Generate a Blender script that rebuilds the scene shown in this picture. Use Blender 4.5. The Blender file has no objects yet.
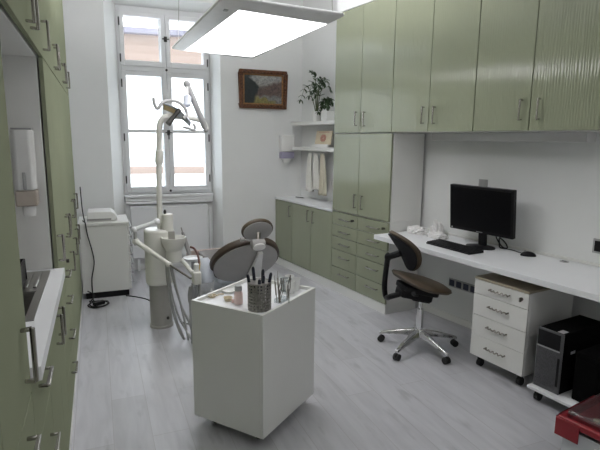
import bpy, bmesh, math, random
from mathutils import Vector, Matrix
random.seed(7)
S = bpy.context.scene
COL = S.collection
R = math.radians
PI = math.pi

# ------------------------------------------------------------------ camera
FPX = 494.433
YAW, PIT, ROL = R(22.22696), R(9.86346), R(0.58360)
SK = R(8.11175)                      # the cabinet run on the right is skewed to the left wall
CAMZ = 1.62
fwd = Vector((math.sin(YAW)*math.cos(PIT), math.cos(YAW)*math.cos(PIT), -math.sin(PIT)))
rt0 = Vector((math.cos(YAW), -math.sin(YAW), 0))
up0 = rt0.cross(fwd)
rt = rt0*math.cos(ROL) + up0*math.sin(ROL)
up = -rt0*math.sin(ROL) + up0*math.cos(ROL)
cd = bpy.data.cameras.new('camera')
cd.sensor_width = 36.0
cd.lens = FPX/600*36
cd.clip_start = 0.02
cam = bpy.data.objects.new('camera', cd)
COL.objects.link(cam)
m = Matrix((rt, up, -fwd)).transposed().to_4x4()
m.translation = Vector((0, 0, CAMZ))
cam.matrix_world = m
S.camera = cam

# ------------------------------------------------------------------ world, light, exposure
W = bpy.data.worlds.new('overcast_sky'); S.world = W
W.use_nodes = True
bg = W.node_tree.nodes['Background']
bg.inputs[0].default_value = (0.84, 0.92, 1.0, 1)
bg.inputs[1].default_value = 6.0
sd = bpy.data.lights.new('sun', 'SUN'); sd.energy = 0.6; sd.angle = R(3); sd.color = (1, .95, .88)
sun = bpy.data.objects.new('sun', sd); COL.objects.link(sun)
sun.rotation_euler = (R(50), 0, R(-20))     # shines away from the window, onto the house opposite
LAMP_STRENGTH = 5.2
UPLIGHT_STRENGTH = 18.0
ad_ = bpy.data.lights.new('rear_fill_light', 'AREA'); ad_.shape = 'RECTANGLE'; ad_.size = 1.4; ad_.size_y = .6; ad_.energy = 15; ad_.color = (1, .985, .99)
rl_ = bpy.data.objects.new('rear_fill_light', ad_); COL.objects.link(rl_); rl_.location = (1.0, -.6, 3.2)   # added fill behind the camera, stands in for a second lamp; no fixture
S.view_settings.view_transform = 'Standard'
S.view_settings.look = 'None'
S.view_settings.gamma = 1
S.view_settings.use_curve_mapping = False
S.view_settings.exposure = 0.15

# ------------------------------------------------------------------ materials
def new_mat(name):
    mt = bpy.data.materials.new(name); mt.use_nodes = True
    nt = mt.node_tree
    return mt, nt, nt.nodes['Principled BSDF']

def mat(name, col, rough=.5, metal=0, spec=.5, noise=0, nscale=30, bump=0, bscale=60, coat=0, stretch=None):
    mt, nt, b = new_mat(name)
    c4 = (*col, 1)
    b.inputs['Base Color'].default_value = c4
    b.inputs['Roughness'].default_value = rough
    b.inputs['Metallic'].default_value = metal
    b.inputs['Specular IOR Level'].default_value = spec
    if coat: b.inputs['Coat Weight'].default_value = coat
    tc = nt.nodes.new('ShaderNodeTexCoord')
    src = tc.outputs['Object']
    if stretch:
        mp = nt.nodes.new('ShaderNodeMapping'); mp.inputs['Scale'].default_value = stretch
        nt.links.new(src, mp.inputs[0]); src = mp.outputs[0]
    if noise:
        n = nt.nodes.new('ShaderNodeTexNoise'); n.inputs['Scale'].default_value = nscale; n.inputs['Detail'].default_value = 4
        nt.links.new(src, n.inputs['Vector'])
        r = nt.nodes.new('ShaderNodeValToRGB')
        r.color_ramp.elements[0].position = .3; r.color_ramp.elements[1].position = .7
        r.color_ramp.elements[0].color = (*[max(0, x*(1-noise)) for x in col], 1)
        r.color_ramp.elements[1].color = (*[min(1, x*(1+noise)) for x in col], 1)
        nt.links.new(n.outputs['Fac'], r.inputs[0]); nt.links.new(r.outputs[0], b.inputs['Base Color'])
    if bump:
        n = nt.nodes.new('ShaderNodeTexNoise'); n.inputs['Scale'].default_value = bscale; n.inputs['Detail'].default_value = 2
        nt.links.new(src, n.inputs['Vector'])
        bp = nt.nodes.new('ShaderNodeBump'); bp.inputs['Strength'].default_value = bump; bp.inputs['Distance'].default_value = .01
        nt.links.new(n.outputs['Fac'], bp.inputs['Height']); nt.links.new(bp.outputs[0], b.inputs['Normal'])
    return mt

M = {}
M['wall'] = mat('white_wall_paint', (.80, .81, .80), .75, noise=.015, nscale=3)
M['white'] = mat('white_laminate', (.80, .80, .77), .35, noise=.01, nscale=5)
M['white_top'] = mat('white_worktop_laminate', (.83, .84, .85), .3, noise=.01, nscale=5)
M['white_gloss'] = mat('white_gloss_paint', (.82, .83, .84), .28, noise=.01, nscale=8)
M['cart'] = mat('cart_white_lacquer', (.77, .775, .74), .3, noise=.01, nscale=4)
M['ivory'] = mat('ivory_enamel', (.75, .745, .695), .35, noise=.015, nscale=9)
M['plastic_w'] = mat('white_plastic', (.82, .82, .80), .35, noise=.01, nscale=9)
M['plastic_g'] = mat('grey_plastic', (.36, .35, .34), .45, noise=.04, nscale=14)
M['shell'] = mat('grey_shell_plastic', (.42, .41, .40), .42, noise=.05, nscale=8)
M['shell_light'] = mat('light_grey_shell_plastic', (.80, .79, .78), .4, noise=.02, nscale=8)
M['col_grey'] = mat('column_grey_enamel', (.40, .39, .36), .4, noise=.03, nscale=10)
M['black'] = mat('black_plastic', (.008, .008, .009), .45, spec=.25, noise=.2, nscale=50)
M['black_fab'] = mat('black_fabric', (.014, .014, .018), .9, noise=.3, nscale=160, bump=.2, bscale=250)
M['screen'] = mat('black_screen_glass', (.004, .004, .005), .3, spec=.15, noise=.05, nscale=3)
M['matte_black'] = mat('matte_black_metal', (.004, .004, .004), .8, spec=.05, noise=.2, nscale=50)
M['rubber'] = mat('black_rubber', (.015, .015, .015), .7, noise=.2, nscale=50)
M['chrome'] = mat('chrome', (.75, .75, .75), .12, metal=1, noise=.03, nscale=30)
M['steel_beaker'] = mat('perforated_grey_steel', (.30, .29, .27), .34, metal=1, noise=.1, nscale=60)
M['hose'] = mat('silver_hose', (.46, .46, .46), .3, metal=.5, noise=.05, nscale=40)
M['grille'] = mat('dark_grey_grille', (.085, .085, .09), .45, noise=.2, nscale=60)
M['valance'] = mat('light_grey_lacquer', (.60, .60, .59), .5, noise=.02, nscale=10)
M['steel'] = mat('brushed_steel', (.42, .41, .39), .30, metal=1, noise=.08, nscale=40, stretch=(1, 12, 12))
M['steel_dark'] = mat('dark_nickel', (.30, .28, .25), .38, metal=1, noise=.08, nscale=40)
M['handle'] = mat('satin_nickel', (.44, .42, .39), .26, metal=1, noise=.06, nscale=60)
M['brown'] = mat('brown_leatherette', (.075, .053, .031), .5, noise=.12, nscale=14, bump=.15, bscale=160)
M['brown_dark'] = mat('dark_brown_leatherette', (.065, .045, .032), .5, noise=.12, nscale=14, bump=.15, bscale=160)
M['pinkish'] = mat('pale_tan_leatherette', (.55, .42, .37), .5, noise=.05, nscale=14)
M['bluewhite'] = mat('bluish_white_shell', (.62, .66, .72), .35, noise=.02, nscale=10)
M['soap_tank'] = mat('violet_grey_tank', (.36, .34, .46), .35, noise=.05, nscale=20)
M['beige_tank'] = mat('beige_translucent_tank', (.50, .44, .38), .35, noise=.05, nscale=20)
M['towel'] = mat('cream_cotton', (.66, .62, .50), .95, noise=.06, nscale=40, bump=.3, bscale=200)
M['towel_w'] = mat('white_cotton', (.78, .77, .72), .95, noise=.04, nscale=40, bump=.3, bscale=200)
M['tissue'] = mat('crumpled_white_paper', (.80, .79, .78), .9, noise=.05, nscale=30, bump=.4, bscale=40)
M['red'] = mat('red_plastic', (.27, .014, .022), .3, noise=.08, nscale=12)
M['pink'] = mat('pink_liquid_plastic', (.84, .64, .61), .3, noise=.05, nscale=20)
M['pink_label'] = mat('magenta_label', (.40, .12, .20), .5, noise=.1, nscale=30)
M['cream'] = mat('cream_ceramic', (.72, .62, .44), .4, noise=.05, nscale=20)
M['leaf'] = mat('dark_green_leaf', (.045, .085, .035), .45, noise=.35, nscale=18)
M['stem'] = mat('green_stem', (.08, .10, .04), .5, noise=.2, nscale=30)
M['soil'] = mat('dark_soil', (.03, .022, .016), .95, noise=.4, nscale=60, bump=.8, bscale=60)
M['navy'] = mat('navy_plastic', (.012, .014, .03), .35, noise=.1, nscale=30)
M['socket_blue'] = mat('dark_blue_plastic', (.015, .02, .05), .35, noise=.1, nscale=30)
M['plate_grey'] = mat('silver_grey_plastic', (.42, .42, .42), .4, noise=.04, nscale=30)
M['iron'] = mat('black_iron', (.03, .028, .025), .5, noise=.2, nscale=50)
M['beige_top'] = mat('beige_board', (.40, .35, .26), .5, noise=.06, nscale=10, stretch=(1, 8, 1))
M['gold'] = mat('yellow_rubber', (.55, .38, .08), .5, noise=.1, nscale=30)
M['cable_brown'] = mat('brown_rubber', (.10, .03, .02), .5, noise=.1, nscale=30)
M['violet'] = mat('grey_violet_line', (.10, .095, .125), .6, noise=.05, nscale=20)
M['alu'] = mat('silver_lacquered_aluminium', (.86, .86, .86), .38, metal=0, noise=.03, nscale=12)
M['facade'] = mat('white_render', (.85, .85, .84), .9, noise=.03, nscale=1)
M['lampglass'] = mat('pale_blue_reflector', (.74, .78, .88), .15, metal=0, noise=.05, nscale=15)
M['amber'] = mat('amber_reflector', (.90, .70, .42), .25, metal=0, noise=.05, nscale=15)

def green_mat(name, spec, rough, wave):
    mt, nt, b = new_mat(name)
    tc = nt.nodes.new('ShaderNodeTexCoord')
    n0 = nt.nodes.new('ShaderNodeTexNoise'); n0.inputs['Scale'].default_value = 1.6; n0.inputs['Detail'].default_value = 3
    nt.links.new(tc.outputs['Object'], n0.inputs['Vector'])
    r = nt.nodes.new('ShaderNodeValToRGB')
    r.color_ramp.elements[0].position = .35; r.color_ramp.elements[1].position = .65
    r.color_ramp.elements[0].color = (.290, .312, .217, 1); r.color_ramp.elements[1].color = (.305, .328, .230, 1)
    nt.links.new(n0.outputs['Fac'], r.inputs[0]); nt.links.new(r.outputs[0], b.inputs['Base Color'])
    mp = nt.nodes.new('ShaderNodeMapping'); mp.inputs['Scale'].default_value = (1, 1, .13)
    nt.links.new(tc.outputs['Object'], mp.inputs[0])
    w = nt.nodes.new('ShaderNodeTexWave'); w.bands_direction = 'Y'; w.inputs['Scale'].default_value = 17
    w.inputs['Distortion'].default_value = 5; w.inputs['Detail'].default_value = 1.0; w.inputs['Detail Scale'].default_value = .9
    nt.links.new(mp.outputs[0], w.inputs['Vector'])
    bp = nt.nodes.new('ShaderNodeBump'); bp.inputs['Strength'].default_value = 1; bp.inputs['Distance'].default_value = wave
    nt.links.new(w.outputs['Fac'], bp.inputs['Height']); nt.links.new(bp.outputs[0], b.inputs['Normal'])
    b.inputs['Roughness'].default_value = rough
    b.inputs['Specular IOR Level'].default_value = spec
    return mt
M['green'] = green_mat('sage_green_wave_laminate', .6, .11, .0009)
M['green_left'] = green_mat('sage_green_smooth_laminate', .0, .30, .0001)

def floor_mat():
    mt, nt, b = new_mat('pale_grey_oak_planks')
    tc = nt.nodes.new('ShaderNodeTexCoord')
    mp = nt.nodes.new('ShaderNodeMapping'); mp.inputs['Rotation'].default_value = (0, 0, R(90))
    nt.links.new(tc.outputs['Object'], mp.inputs[0])
    br = nt.nodes.new('ShaderNodeTexBrick')
    br.offset = .37; br.inputs['Scale'].default_value = 1
    br.inputs['Brick Width'].default_value = 1.30; br.inputs['Row Height'].default_value = .20
    br.inputs['Mortar Size'].default_value = .0022; br.inputs['Mortar Smooth'].default_value = .3; br.inputs['Bias'].default_value = 0
    br.inputs['Color1'].default_value = (.50, .50, .52, 1); br.inputs['Color2'].default_value = (.57, .57, .595, 1)
    br.inputs['Mortar'].default_value = (.44, .43, .44, 1)
    nt.links.new(mp.outputs[0], br.inputs['Vector'])
    m2 = nt.nodes.new('ShaderNodeMapping'); m2.inputs['Scale'].default_value = (1.2, 8, 1)
    nt.links.new(mp.outputs[0], m2.inputs[0])
    n = nt.nodes.new('ShaderNodeTexNoise'); n.inputs['Scale'].default_value = 2.2; n.inputs['Detail'].default_value = 7; n.inputs['Distortion'].default_value = .6
    nt.links.new(m2.outputs[0], n.inputs['Vector'])
    r = nt.nodes.new('ShaderNodeValToRGB')
    r.color_ramp.elements[0].position = .30; r.color_ramp.elements[1].position = .62
    r.color_ramp.elements[0].color = (.84, .84, .85, 1); r.color_ramp.elements[1].color = (1, 1, 1, 1)
    nt.links.new(n.outputs['Fac'], r.inputs[0])
    mx = nt.nodes.new('ShaderNodeMix'); mx.data_type = 'RGBA'; mx.blend_type = 'MULTIPLY'; mx.inputs[0].default_value = .9
    nt.links.new(br.outputs['Color'], mx.inputs[6]); nt.links.new(r.outputs[0], mx.inputs[7])
    # sparse darker knots
    n3 = nt.nodes.new('ShaderNodeTexNoise'); n3.inputs['Scale'].default_value = 3.1; n3.inputs['Detail'].default_value = 3
    m3 = nt.nodes.new('ShaderNodeMapping'); m3.inputs['Scale'].default_value = (1, 3.2, 1)
    nt.links.new(mp.outputs[0], m3.inputs[0]); nt.links.new(m3.outputs[0], n3.inputs['Vector'])
    r3 = nt.nodes.new('ShaderNodeValToRGB')
    r3.color_ramp.elements[0].position = .27; r3.color_ramp.elements[1].position = .40
    r3.color_ramp.elements[0].color = (.72, .72, .72, 1); r3.color_ramp.elements[1].color = (1, 1, 1, 1)
    nt.links.new(n3.outputs['Fac'], r3.inputs[0])
    mx2 = nt.nodes.new('ShaderNodeMix'); mx2.data_type = 'RGBA'; mx2.blend_type = 'MULTIPLY'; mx2.inputs[0].default_value = .8
    nt.links.new(mx.outputs[2], mx2.inputs[6]); nt.links.new(r3.outputs[0], mx2.inputs[7])
    nt.links.new(mx2.outputs[2], b.inputs['Base Color'])
    b.inputs['Roughness'].default_value = .36
    return mt
M['floor'] = floor_mat()

def glass_mat(name='window_glass', tint=(1, 1, 1), gl=.06):
    mt = bpy.data.materials.new(name); mt.use_nodes = True
    nt = mt.node_tree; nt.nodes.clear()
    o = nt.nodes.new('ShaderNodeOutputMaterial')
    t = nt.nodes.new('ShaderNodeBsdfTransparent'); t.inputs[0].default_value = (*tint, 1)
    g = nt.nodes.new('ShaderNodeBsdfGlossy'); g.inputs['Roughness'].default_value = .03
    mx = nt.nodes.new('ShaderNodeMixShader'); mx.inputs[0].default_value = gl
    nt.links.new(t.outputs[0], mx.inputs[1]); nt.links.new(g.outputs[0], mx.inputs[2]); nt.links.new(mx.outputs[0], o.inputs[0])
    return mt
M['glass'] = glass_mat()
M['clear'] = glass_mat('clear_plastic', (.82, .85, .86), .14)
M['milky'] = mat('milky_plastic', (.62, .64, .66), .3, noise=.05, nscale=10)

def emis(name, col, st):
    mt, nt, b = new_mat(name)
    b.inputs['Base Color'].default_value = (.9, .9, .9, 1)
    b.inputs['Emission Color'].default_value = (*col, 1); b.inputs['Emission Strength'].default_value = st
    return mt
M['uplight'] = emis('lit_top_diffuser', (1.0, .98, 1.01), UPLIGHT_STRENGTH)
M['diffuser'] = emis('lit_diffuser', (1.0, .98, 1.01), LAMP_STRENGTH)

def clad_mat():
    mt, nt, b = new_mat('peach_boarding')
    tc = nt.nodes.new('ShaderNodeTexCoord')
    w = nt.nodes.new('ShaderNodeTexWave'); w.bands_direction = 'Z'; w.inputs['Scale'].default_value = 1.1; w.wave_profile = 'SAW'
    nt.links.new(tc.outputs['Object'], w.inputs['Vector'])
    r = nt.nodes.new('ShaderNodeValToRGB')
    r.color_ramp.elements[0].color = (.20, .148, .122, 1); r.color_ramp.elements[1].color = (.235, .18, .152, 1)
    nt.links.new(w.outputs['Fac'], r.inputs[0]); nt.links.new(r.outputs[0], b.inputs['Base Color'])
    b.inputs['Roughness'].default_value = .9
    return mt
M['clad'] = clad_mat()

def painting_mat():
    # loose generic landscape: dark trees on the left, pale sky, brown hill, green bank
    mt, nt, b = new_mat('oil_landscape')
    L = nt.links
    tc = nt.nodes.new('ShaderNodeTexCoord')
    sx = nt.nodes.new('ShaderNodeSeparateXYZ'); L.new(tc.outputs['Object'], sx.inputs[0])
    n = nt.nodes.new('ShaderNodeTexNoise'); n.inputs['Scale'].default_value = 9; n.inputs['Detail'].default_value = 5
    L.new(tc.outputs['Object'], n.inputs['Vector'])
    def mth(op, a, bb):
        q = nt.nodes.new('ShaderNodeMath'); q.operation = op
        for i, v in enumerate((a, bb)):
            if isinstance(v, (int, float)): q.inputs[i].default_value = v
            else: L.new(v, q.inputs[i])
        return q.outputs[0]
    nz = mth('MULTIPLY', mth('SUBTRACT', n.outputs['Fac'], .5), .22)
    x = sx.outputs['X']; z = sx.outputs['Z']
    def step(v, edge, soft):
        q = nt.nodes.new('ShaderNodeMapRange'); q.inputs['From Min'].default_value = edge-soft; q.inputs['From Max'].default_value = edge+soft
        L.new(v, q.inputs['Value']); return q.outputs[0]
    def mix(f, a, c):
        q = nt.nodes.new('ShaderNodeMix'); q.data_type = 'RGBA'
        L.new(f, q.inputs[0])
        if isinstance(a, tuple): q.inputs[6].default_value = (*a, 1)
        else: L.new(a, q.inputs[6])
        q.inputs[7].default_value = (*c, 1)
        return q.outputs[2]
    zz = mth('ADD', z, nz); xx = mth('ADD', x, nz)
    sky = mix(step(zz, .06, .08), (.25, .24, .22), (.38, .39, .38))
    hill = mix(step(mth('SUBTRACT', mth('MULTIPLY', xx, .35), zz), -.03, .02), sky, (.14, .10, .09))
    water = mix(step(mth('MULTIPLY', zz, -1), .07, .015), hill, (.22, .23, .23))
    bank = mix(step(mth('SUBTRACT', mth('MULTIPLY', zz, -1), mth('MULTIPLY', xx, .5)), .10, .02), water, (.24, .22, .08))
    tree = mix(step(mth('SUBTRACT', mth('MULTIPLY', xx, -1), mth('MULTIPLY', mth('ABSOLUTE', mth('ADD', zz, .02), 0), .5)), .06, .02), bank, (.02, .028, .03))
    n2 = nt.nodes.new('ShaderNodeTexNoise'); n2.inputs['Scale'].default_value = 38; n2.inputs['Detail'].default_value = 6; n2.inputs['Distortion'].default_value = 1.2
    L.new(tc.outputs['Object'], n2.inputs['Vector'])
    rr = nt.nodes.new('ShaderNodeValToRGB'); rr.color_ramp.elements[0].position = .36; rr.color_ramp.elements[1].position = .64
    rr.color_ramp.elements[0].color = (.35, .34, .36, 1); rr.color_ramp.elements[1].color = (1.5, 1.45, 1.35, 1)
    L.new(n2.outputs['Fac'], rr.inputs[0])
    mm = nt.nodes.new('ShaderNodeMix'); mm.data_type = 'RGBA'; mm.blend_type = 'MULTIPLY'; mm.inputs[0].default_value = .55
    L.new(tree, mm.inputs[6]); L.new(rr.outputs[0], mm.inputs[7]); tree = mm.outputs[2]
    L.new(tree, b.inputs['Base Color']); b.inputs['Roughness'].default_value = .4
    return mt
M['painting'] = painting_mat()
M['frame_wood'] = mat('carved_brown_gilt_wood', (.12, .042, .014), .35, noise=.7, nscale=55, bump=.8, bscale=70)
M['frame_inner'] = mat('gilt_slip', (.30, .15, .05), .4, noise=.4, nscale=60)
M['book_cover'] = mat('cream_paper_cover', (.74, .64, .47), .6, noise=.05, nscale=20)
M['book_red'] = mat('faded_red_print', (.62, .32, .24), .6, noise=.25, nscale=80)

# ------------------------------------------------------------------ mesh helpers
class MB:
    def __init__(s): s.v = []; s.f = []
    def add(s, vs, fs):
        o = len(s.v); s.v += [tuple(v) for v in vs]; s.f += [tuple(i+o for i in f) for f in fs]; return s
    def box(s, x0, x1, y0, y1, z0, z1, mx=None):
        if x0 > x1: x0, x1 = x1, x0
        if y0 > y1: y0, y1 = y1, y0
        if z0 > z1: z0, z1 = z1, z0
        vs = [Vector((x, y, z)) for z in (z0, z1) for y in (y0, y1) for x in (x0, x1)]
        if mx: vs = [mx @ v for v in vs]
        return s.add(vs, [(0, 2, 3, 1), (4, 5, 7, 6), (0, 1, 5, 4), (2, 6, 7, 3), (0, 4, 6, 2), (1, 3, 7, 5)])
    def prism(s, pts, z0, z1, mx=None):
        n = len(pts)
        a = sum(pts[i][0]*pts[(i+1) % n][1]-pts[(i+1) % n][0]*pts[i][1] for i in range(n))
        if a < 0: pts = pts[::-1]
        vs = [Vector((x, y, z0)) for x, y in pts]+[Vector((x, y, z1)) for x, y in pts]
        if mx: vs = [mx @ v for v in vs]
        fs = [tuple(range(n))[::-1], tuple(range(n, 2*n))]+[(i, (i+1) % n, n+(i+1) % n, n+i) for i in range(n)]
        return s.add(vs, fs)
    def cyl(s, p0, p1, r0, r1=None, n=20):
        p0 = Vector(p0); p1 = Vector(p1); r1 = r0 if r1 is None else r1
        return s.tube([p0, p1], [r0, r1], n)
    def tube(s, path, r, n=10, cap=True):
        P = [Vector(p) for p in path]; k = len(P)
        rr = r if isinstance(r, (list, tuple)) else [r]*k
        t0 = (P[1]-P[0]).normalized()
        a = Vector((0, 0, 1)) if abs(t0.z) < .9 else Vector((1, 0, 0))
        u = t0.cross(a).normalized()
        vs = []
        for i in range(k):
            t = ((P[min(i+1, k-1)]-P[i]).normalized()+(P[i]-P[max(i-1, 0)]).normalized())
            t = t.normalized() if t.length > 1e-6 else t0
            u = (u-t*u.dot(t)).normalized(); w = t.cross(u)
            for j in range(n):
                an = 2*PI*j/n
                vs.append(P[i]+(u*math.cos(an)+w*math.sin(an))*rr[i])
        fs = []
        for i in range(k-1):
            for j in range(n):
                q = (j+1) % n
                fs.append((i*n+j, i*n+q, (i+1)*n+q, (i+1)*n+j))
        if cap: fs += [tuple(range(n))[::-1], tuple(range((k-1)*n, k*n))]
        return s.add(vs, fs)
    def lathe(s, prof, c=(0, 0, 0), n=24, mx=None):
        k = len(prof); vs = []
        for r, z in prof:
            for j in range(n):
                an = 2*PI*j/n; v = Vector((r*math.cos(an), r*math.sin(an), z))
                if mx: v = mx @ v
                vs.append(v+Vector(c))
        fs = [(i*n+j, i*n+(j+1) % n, (i+1)*n+(j+1) % n, (i+1)*n+j) for i in range(k-1) for j in range(n)]
        if prof[0][0] > 1e-6: fs.append(tuple(range(n))[::-1])
        if prof[-1][0] > 1e-6: fs.append(tuple(range((k-1)*n, k*n)))
        return s.add(vs, fs)
    def ell(s, c, rx, ry, rz, n=20, m=12, mx=None, pw=1.0):
        vs = []
        for i in range(m+1):
            th = -PI/2+PI*i/m
            for j in range(n):
                an = 2*PI*j/n
                v = Vector((rx*math.cos(th)*math.cos(an), ry*math.cos(th)*math.sin(an), rz*math.sin(th)))
                if mx: v = mx @ v
                vs.append(v+Vector(c))
        fs = [(i*n+j, i*n+(j+1) % n, (i+1)*n+(j+1) % n, (i+1)*n+j) for i in range(m) for j in range(n)]
        return s.add(vs, fs)
    def build(s, name, m, parent=None, bevel=0, seg=2, smooth=35, sub=0, solid=0):
        me = bpy.data.meshes.new(name); me.from_pydata(s.v, [], s.f); me.update()
        bm = bmesh.new(); bm.from_mesh(me)
        bmesh.ops.remove_doubles(bm, verts=bm.verts, dist=1e-6)
        bmesh.ops.recalc_face_normals(bm, faces=bm.faces)
        bm.to_mesh(me); bm.free()
        me.materials.append(M[m] if isinstance(m, str) else m)
        if smooth:
            me.shade_smooth(); me.set_sharp_from_angle(angle=R(smooth))
        o = bpy.data.objects.new(name, me); COL.objects.link(o)
        if parent: o.parent = parent
        if solid:
            q = o.modifiers.new('thickness', 'SOLIDIFY'); q.thickness = solid; q.offset = 0
        if bevel:
            q = o.modifiers.new('bevel', 'BEVEL'); q.width = bevel; q.segments = seg; q.limit_method = 'ANGLE'; q.angle_limit = R(40)
        if sub:
            q = o.modifiers.new('subdivision', 'SUBSURF'); q.levels = sub; q.render_levels = sub
        return o

def B(*a): return MB().box(*a)
def tag(o, label, cat, group=None):
    o['label'] = label; o['category'] = cat
    if group: o['group'] = group
    return o
def thing(name, label, cat, loc=(0, 0, 0), rz=0, group=None):
    o = bpy.data.objects.new(name, None); COL.objects.link(o)
    o.empty_display_size = .05
    o.location = loc; o.rotation_euler = (0, 0, rz)
    return tag(o, label, cat, group)
def struct(o): o['kind'] = 'structure'; return o
def copy_tree(o, parent=None):
    c = o.copy(); COL.objects.link(c); c.parent = parent
    for ch in list(o.children): copy_tree(ch, c)
    return c
def Rp(c, s, z): return Vector((c*math.cos(SK)-s*math.sin(SK), c*math.sin(SK)+s*math.cos(SK), z))
def at(px, py, Y):
    d = rt*((px-300)/FPX)-up*((py-225)/FPX)+fwd
    return Vector((0, 0, CAMZ))+d*(Y/d.y)
def gz(px, py, z):
    d = rt*((px-300)/FPX)-up*((py-225)/FPX)+fwd
    return Vector((0, 0, CAMZ))+d*((z-CAMZ)/d.z)
def catmull(P, k=8):
    P = [Vector(p) for p in P]; out = []
    for i in range(len(P)-1):
        a = P[max(i-1, 0)]; b = P[i]; c = P[i+1]; d = P[min(i+2, len(P)-1)]
        for j in range(k):
            t = j/k
            out.append(.5*((2*b)+(c-a)*t+(2*a-5*b+4*c-d)*t*t+(3*b-a-3*c+d)*t**3))
    out.append(P[-1]); return out
def basis(u, v, n, c=(0, 0, 0)):
    m = Matrix((u, v, n)).transposed().to_4x4(); m.translation = Vector(c); return m

# ------------------------------------------------------------------ the room shell
YB = 6.02                # back wall (window wall)
XL = -0.83               # left wall
WC = 3.36+.03*3.42       # right wall: c + .03 s = WC (cabinet frame)
def wall_c(s): return WC-.03*s
HC = 3.45
YF = -1.6
def wp(s, off=0.0): v = Rp(wall_c(s)+off, s, 0); return (v.x, v.y)
NW0, NW1, NZ1 = .152, 1.416, 3.16         # window niche in the back wall
GD = .24                                  # depth of the niche down to the window
FX0, FX1 = .280, 1.345                    # width of the window frame
cor = None
# floor polygon
s_b = 5.62
pr_b = wp(s_b); pr_f = wp(-2.2)
struct(MB().prism([(XL, YF), (pr_f[0], YF), (pr_b[0]+.02, YB), (NW1, YB), (FX1, YB+GD+.06), (FX0, YB+GD+.06), (NW0, YB), (XL, YB)], -.06, 0).build('floor', 'floor', smooth=0))
struct(B(XL-.1, 5.2, YF-.1, YB+.5, HC, HC+.08).build('ceiling', 'wall', smooth=0))
struct(B(XL-.1, XL, YF-.1, YB+.5, 0, HC).build('wall_left', 'wall', smooth=0))
struct(B(XL, 5.1, YF-.1, YF, 0, HC).build('wall_front', 'wall', smooth=0))
wr = B(0, .12, -4.6, 4.3, 0, HC).build('wall_right', 'wall', smooth=0)
v_ = wp(1.9); wr.location = (v_[0], v_[1], 0); wr.rotation_euler = (0, 0, SK+math.atan(.03)); struct(wr)
# back wall with splayed niche and window opening
wb = MB()
wb.prism([(XL, YB), (NW0, YB), (FX0, YB+GD), (FX0, YB+.46), (XL, YB+.46)], 0, HC)
wb.prism([(NW1, YB), (3.1, YB), (3.1, YB+.46), (FX1, YB+.46), (FX1, YB+GD)], 0, HC)
# lintel with sloped soffit
wb.add([(NW0, YB, NZ1), (NW1, YB, NZ1), (FX1, YB+GD, 3.10), (FX0, YB+GD, 3.10), (FX0, YB+.46, 3.10), (FX1, YB+.46, 3.10),
        (NW0, YB, HC), (NW1, YB, HC), (FX1, YB+.46, HC), (FX0, YB+.46, HC), (FX0, YB+GD, HC), (FX1, YB+GD, HC)],
       [(0, 1, 2, 3), (3, 2, 5, 4), (0, 6, 7, 1), (4, 5, 8, 9), (6, 10, 11, 7), (10, 9, 8, 11), (0, 3, 10, 6), (3, 4, 9, 10), (1, 7, 11, 2), (2, 11, 8, 5)])
# parapet below the window
wb.box(FX0, FX1, YB+GD+.02, YB+.46, 0, .90)
struct(wb.build('wall_back', 'wall', smooth=0))
# window sill mouldings
sl = MB()
sl.box(FX0-.0, FX1+.0, YB+GD-.05, YB+.34, .90, .935)
sl.box(FX0+.005, FX1-.005, YB+GD-.03, YB+GD+.02, .855, .898)
sl.box(FX0+.005, FX1-.005, YB+GD-.045, YB+GD+.02, .825, .853)
struct(sl.build('trim_1', 'white_gloss', bevel=.006))
bb = MB()
bb.box(1.42, 1.98, YB-.015, YB, 0, .08)
struct(bb.build('baseboard_back', 'white', bevel=.003))
br = MB()
p = [wp(3.38, -.014), wp(.2, -.014), wp(.2, 0), wp(3.38, 0)]
struct(MB().prism(p, 0, .062).build('baseboard_right', 'white', bevel=.003))
# bulkhead above the wall cabinets
q = [Rp(2.937, 4.335, 0), Rp(2.937, .9, 0)]
bk = [(q[0].x, q[0].y), (q[1].x, q[1].y), wp(.9), wp(4.335)]
struct(MB().prism(bk, 2.856, HC).build('trim_2', 'wall', smooth=0))

# ------------------------------------------------------------------ window
YW = YB+GD               # inner face of the window frame
win = thing('window_1', 'white four-casement timber window in the back wall', 'window', ((FX0+FX1)/2, YW, .935))
win['kind'] = 'structure'
def wl(x0, x1, z0, z1, d0, d1): return B(x0-(FX0+FX1)/2, x1-(FX0+FX1)/2, d0, d1, z0-.935, z1-.935)
def wadd(mb, x0, x1, z0, z1, d0, d1): mb.box(x0-(FX0+FX1)/2, x1-(FX0+FX1)/2, d0, d1, z0-.935, z1-.935)
fz0, fz1, ztr = .937, 3.10, 2.41
XM = .822
fr = MB()
wadd(fr, FX0+.002, FX0+.035, fz0, fz1, .02, .10); wadd(fr, FX1-.035, FX1-.002, fz0, fz1, .02, .10)
wadd(fr, FX0+.035, FX1-.035, fz0, fz0+.035, .02, .10); wadd(fr, FX0+.035, FX1-.035, fz1-.07, fz1, .02, .10)
wadd(fr, FX0+.035, FX1-.035, ztr-.035, ztr+.035, .015, .10)
fr.build('window_frame', 'white_gloss', win, bevel=.006)
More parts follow.
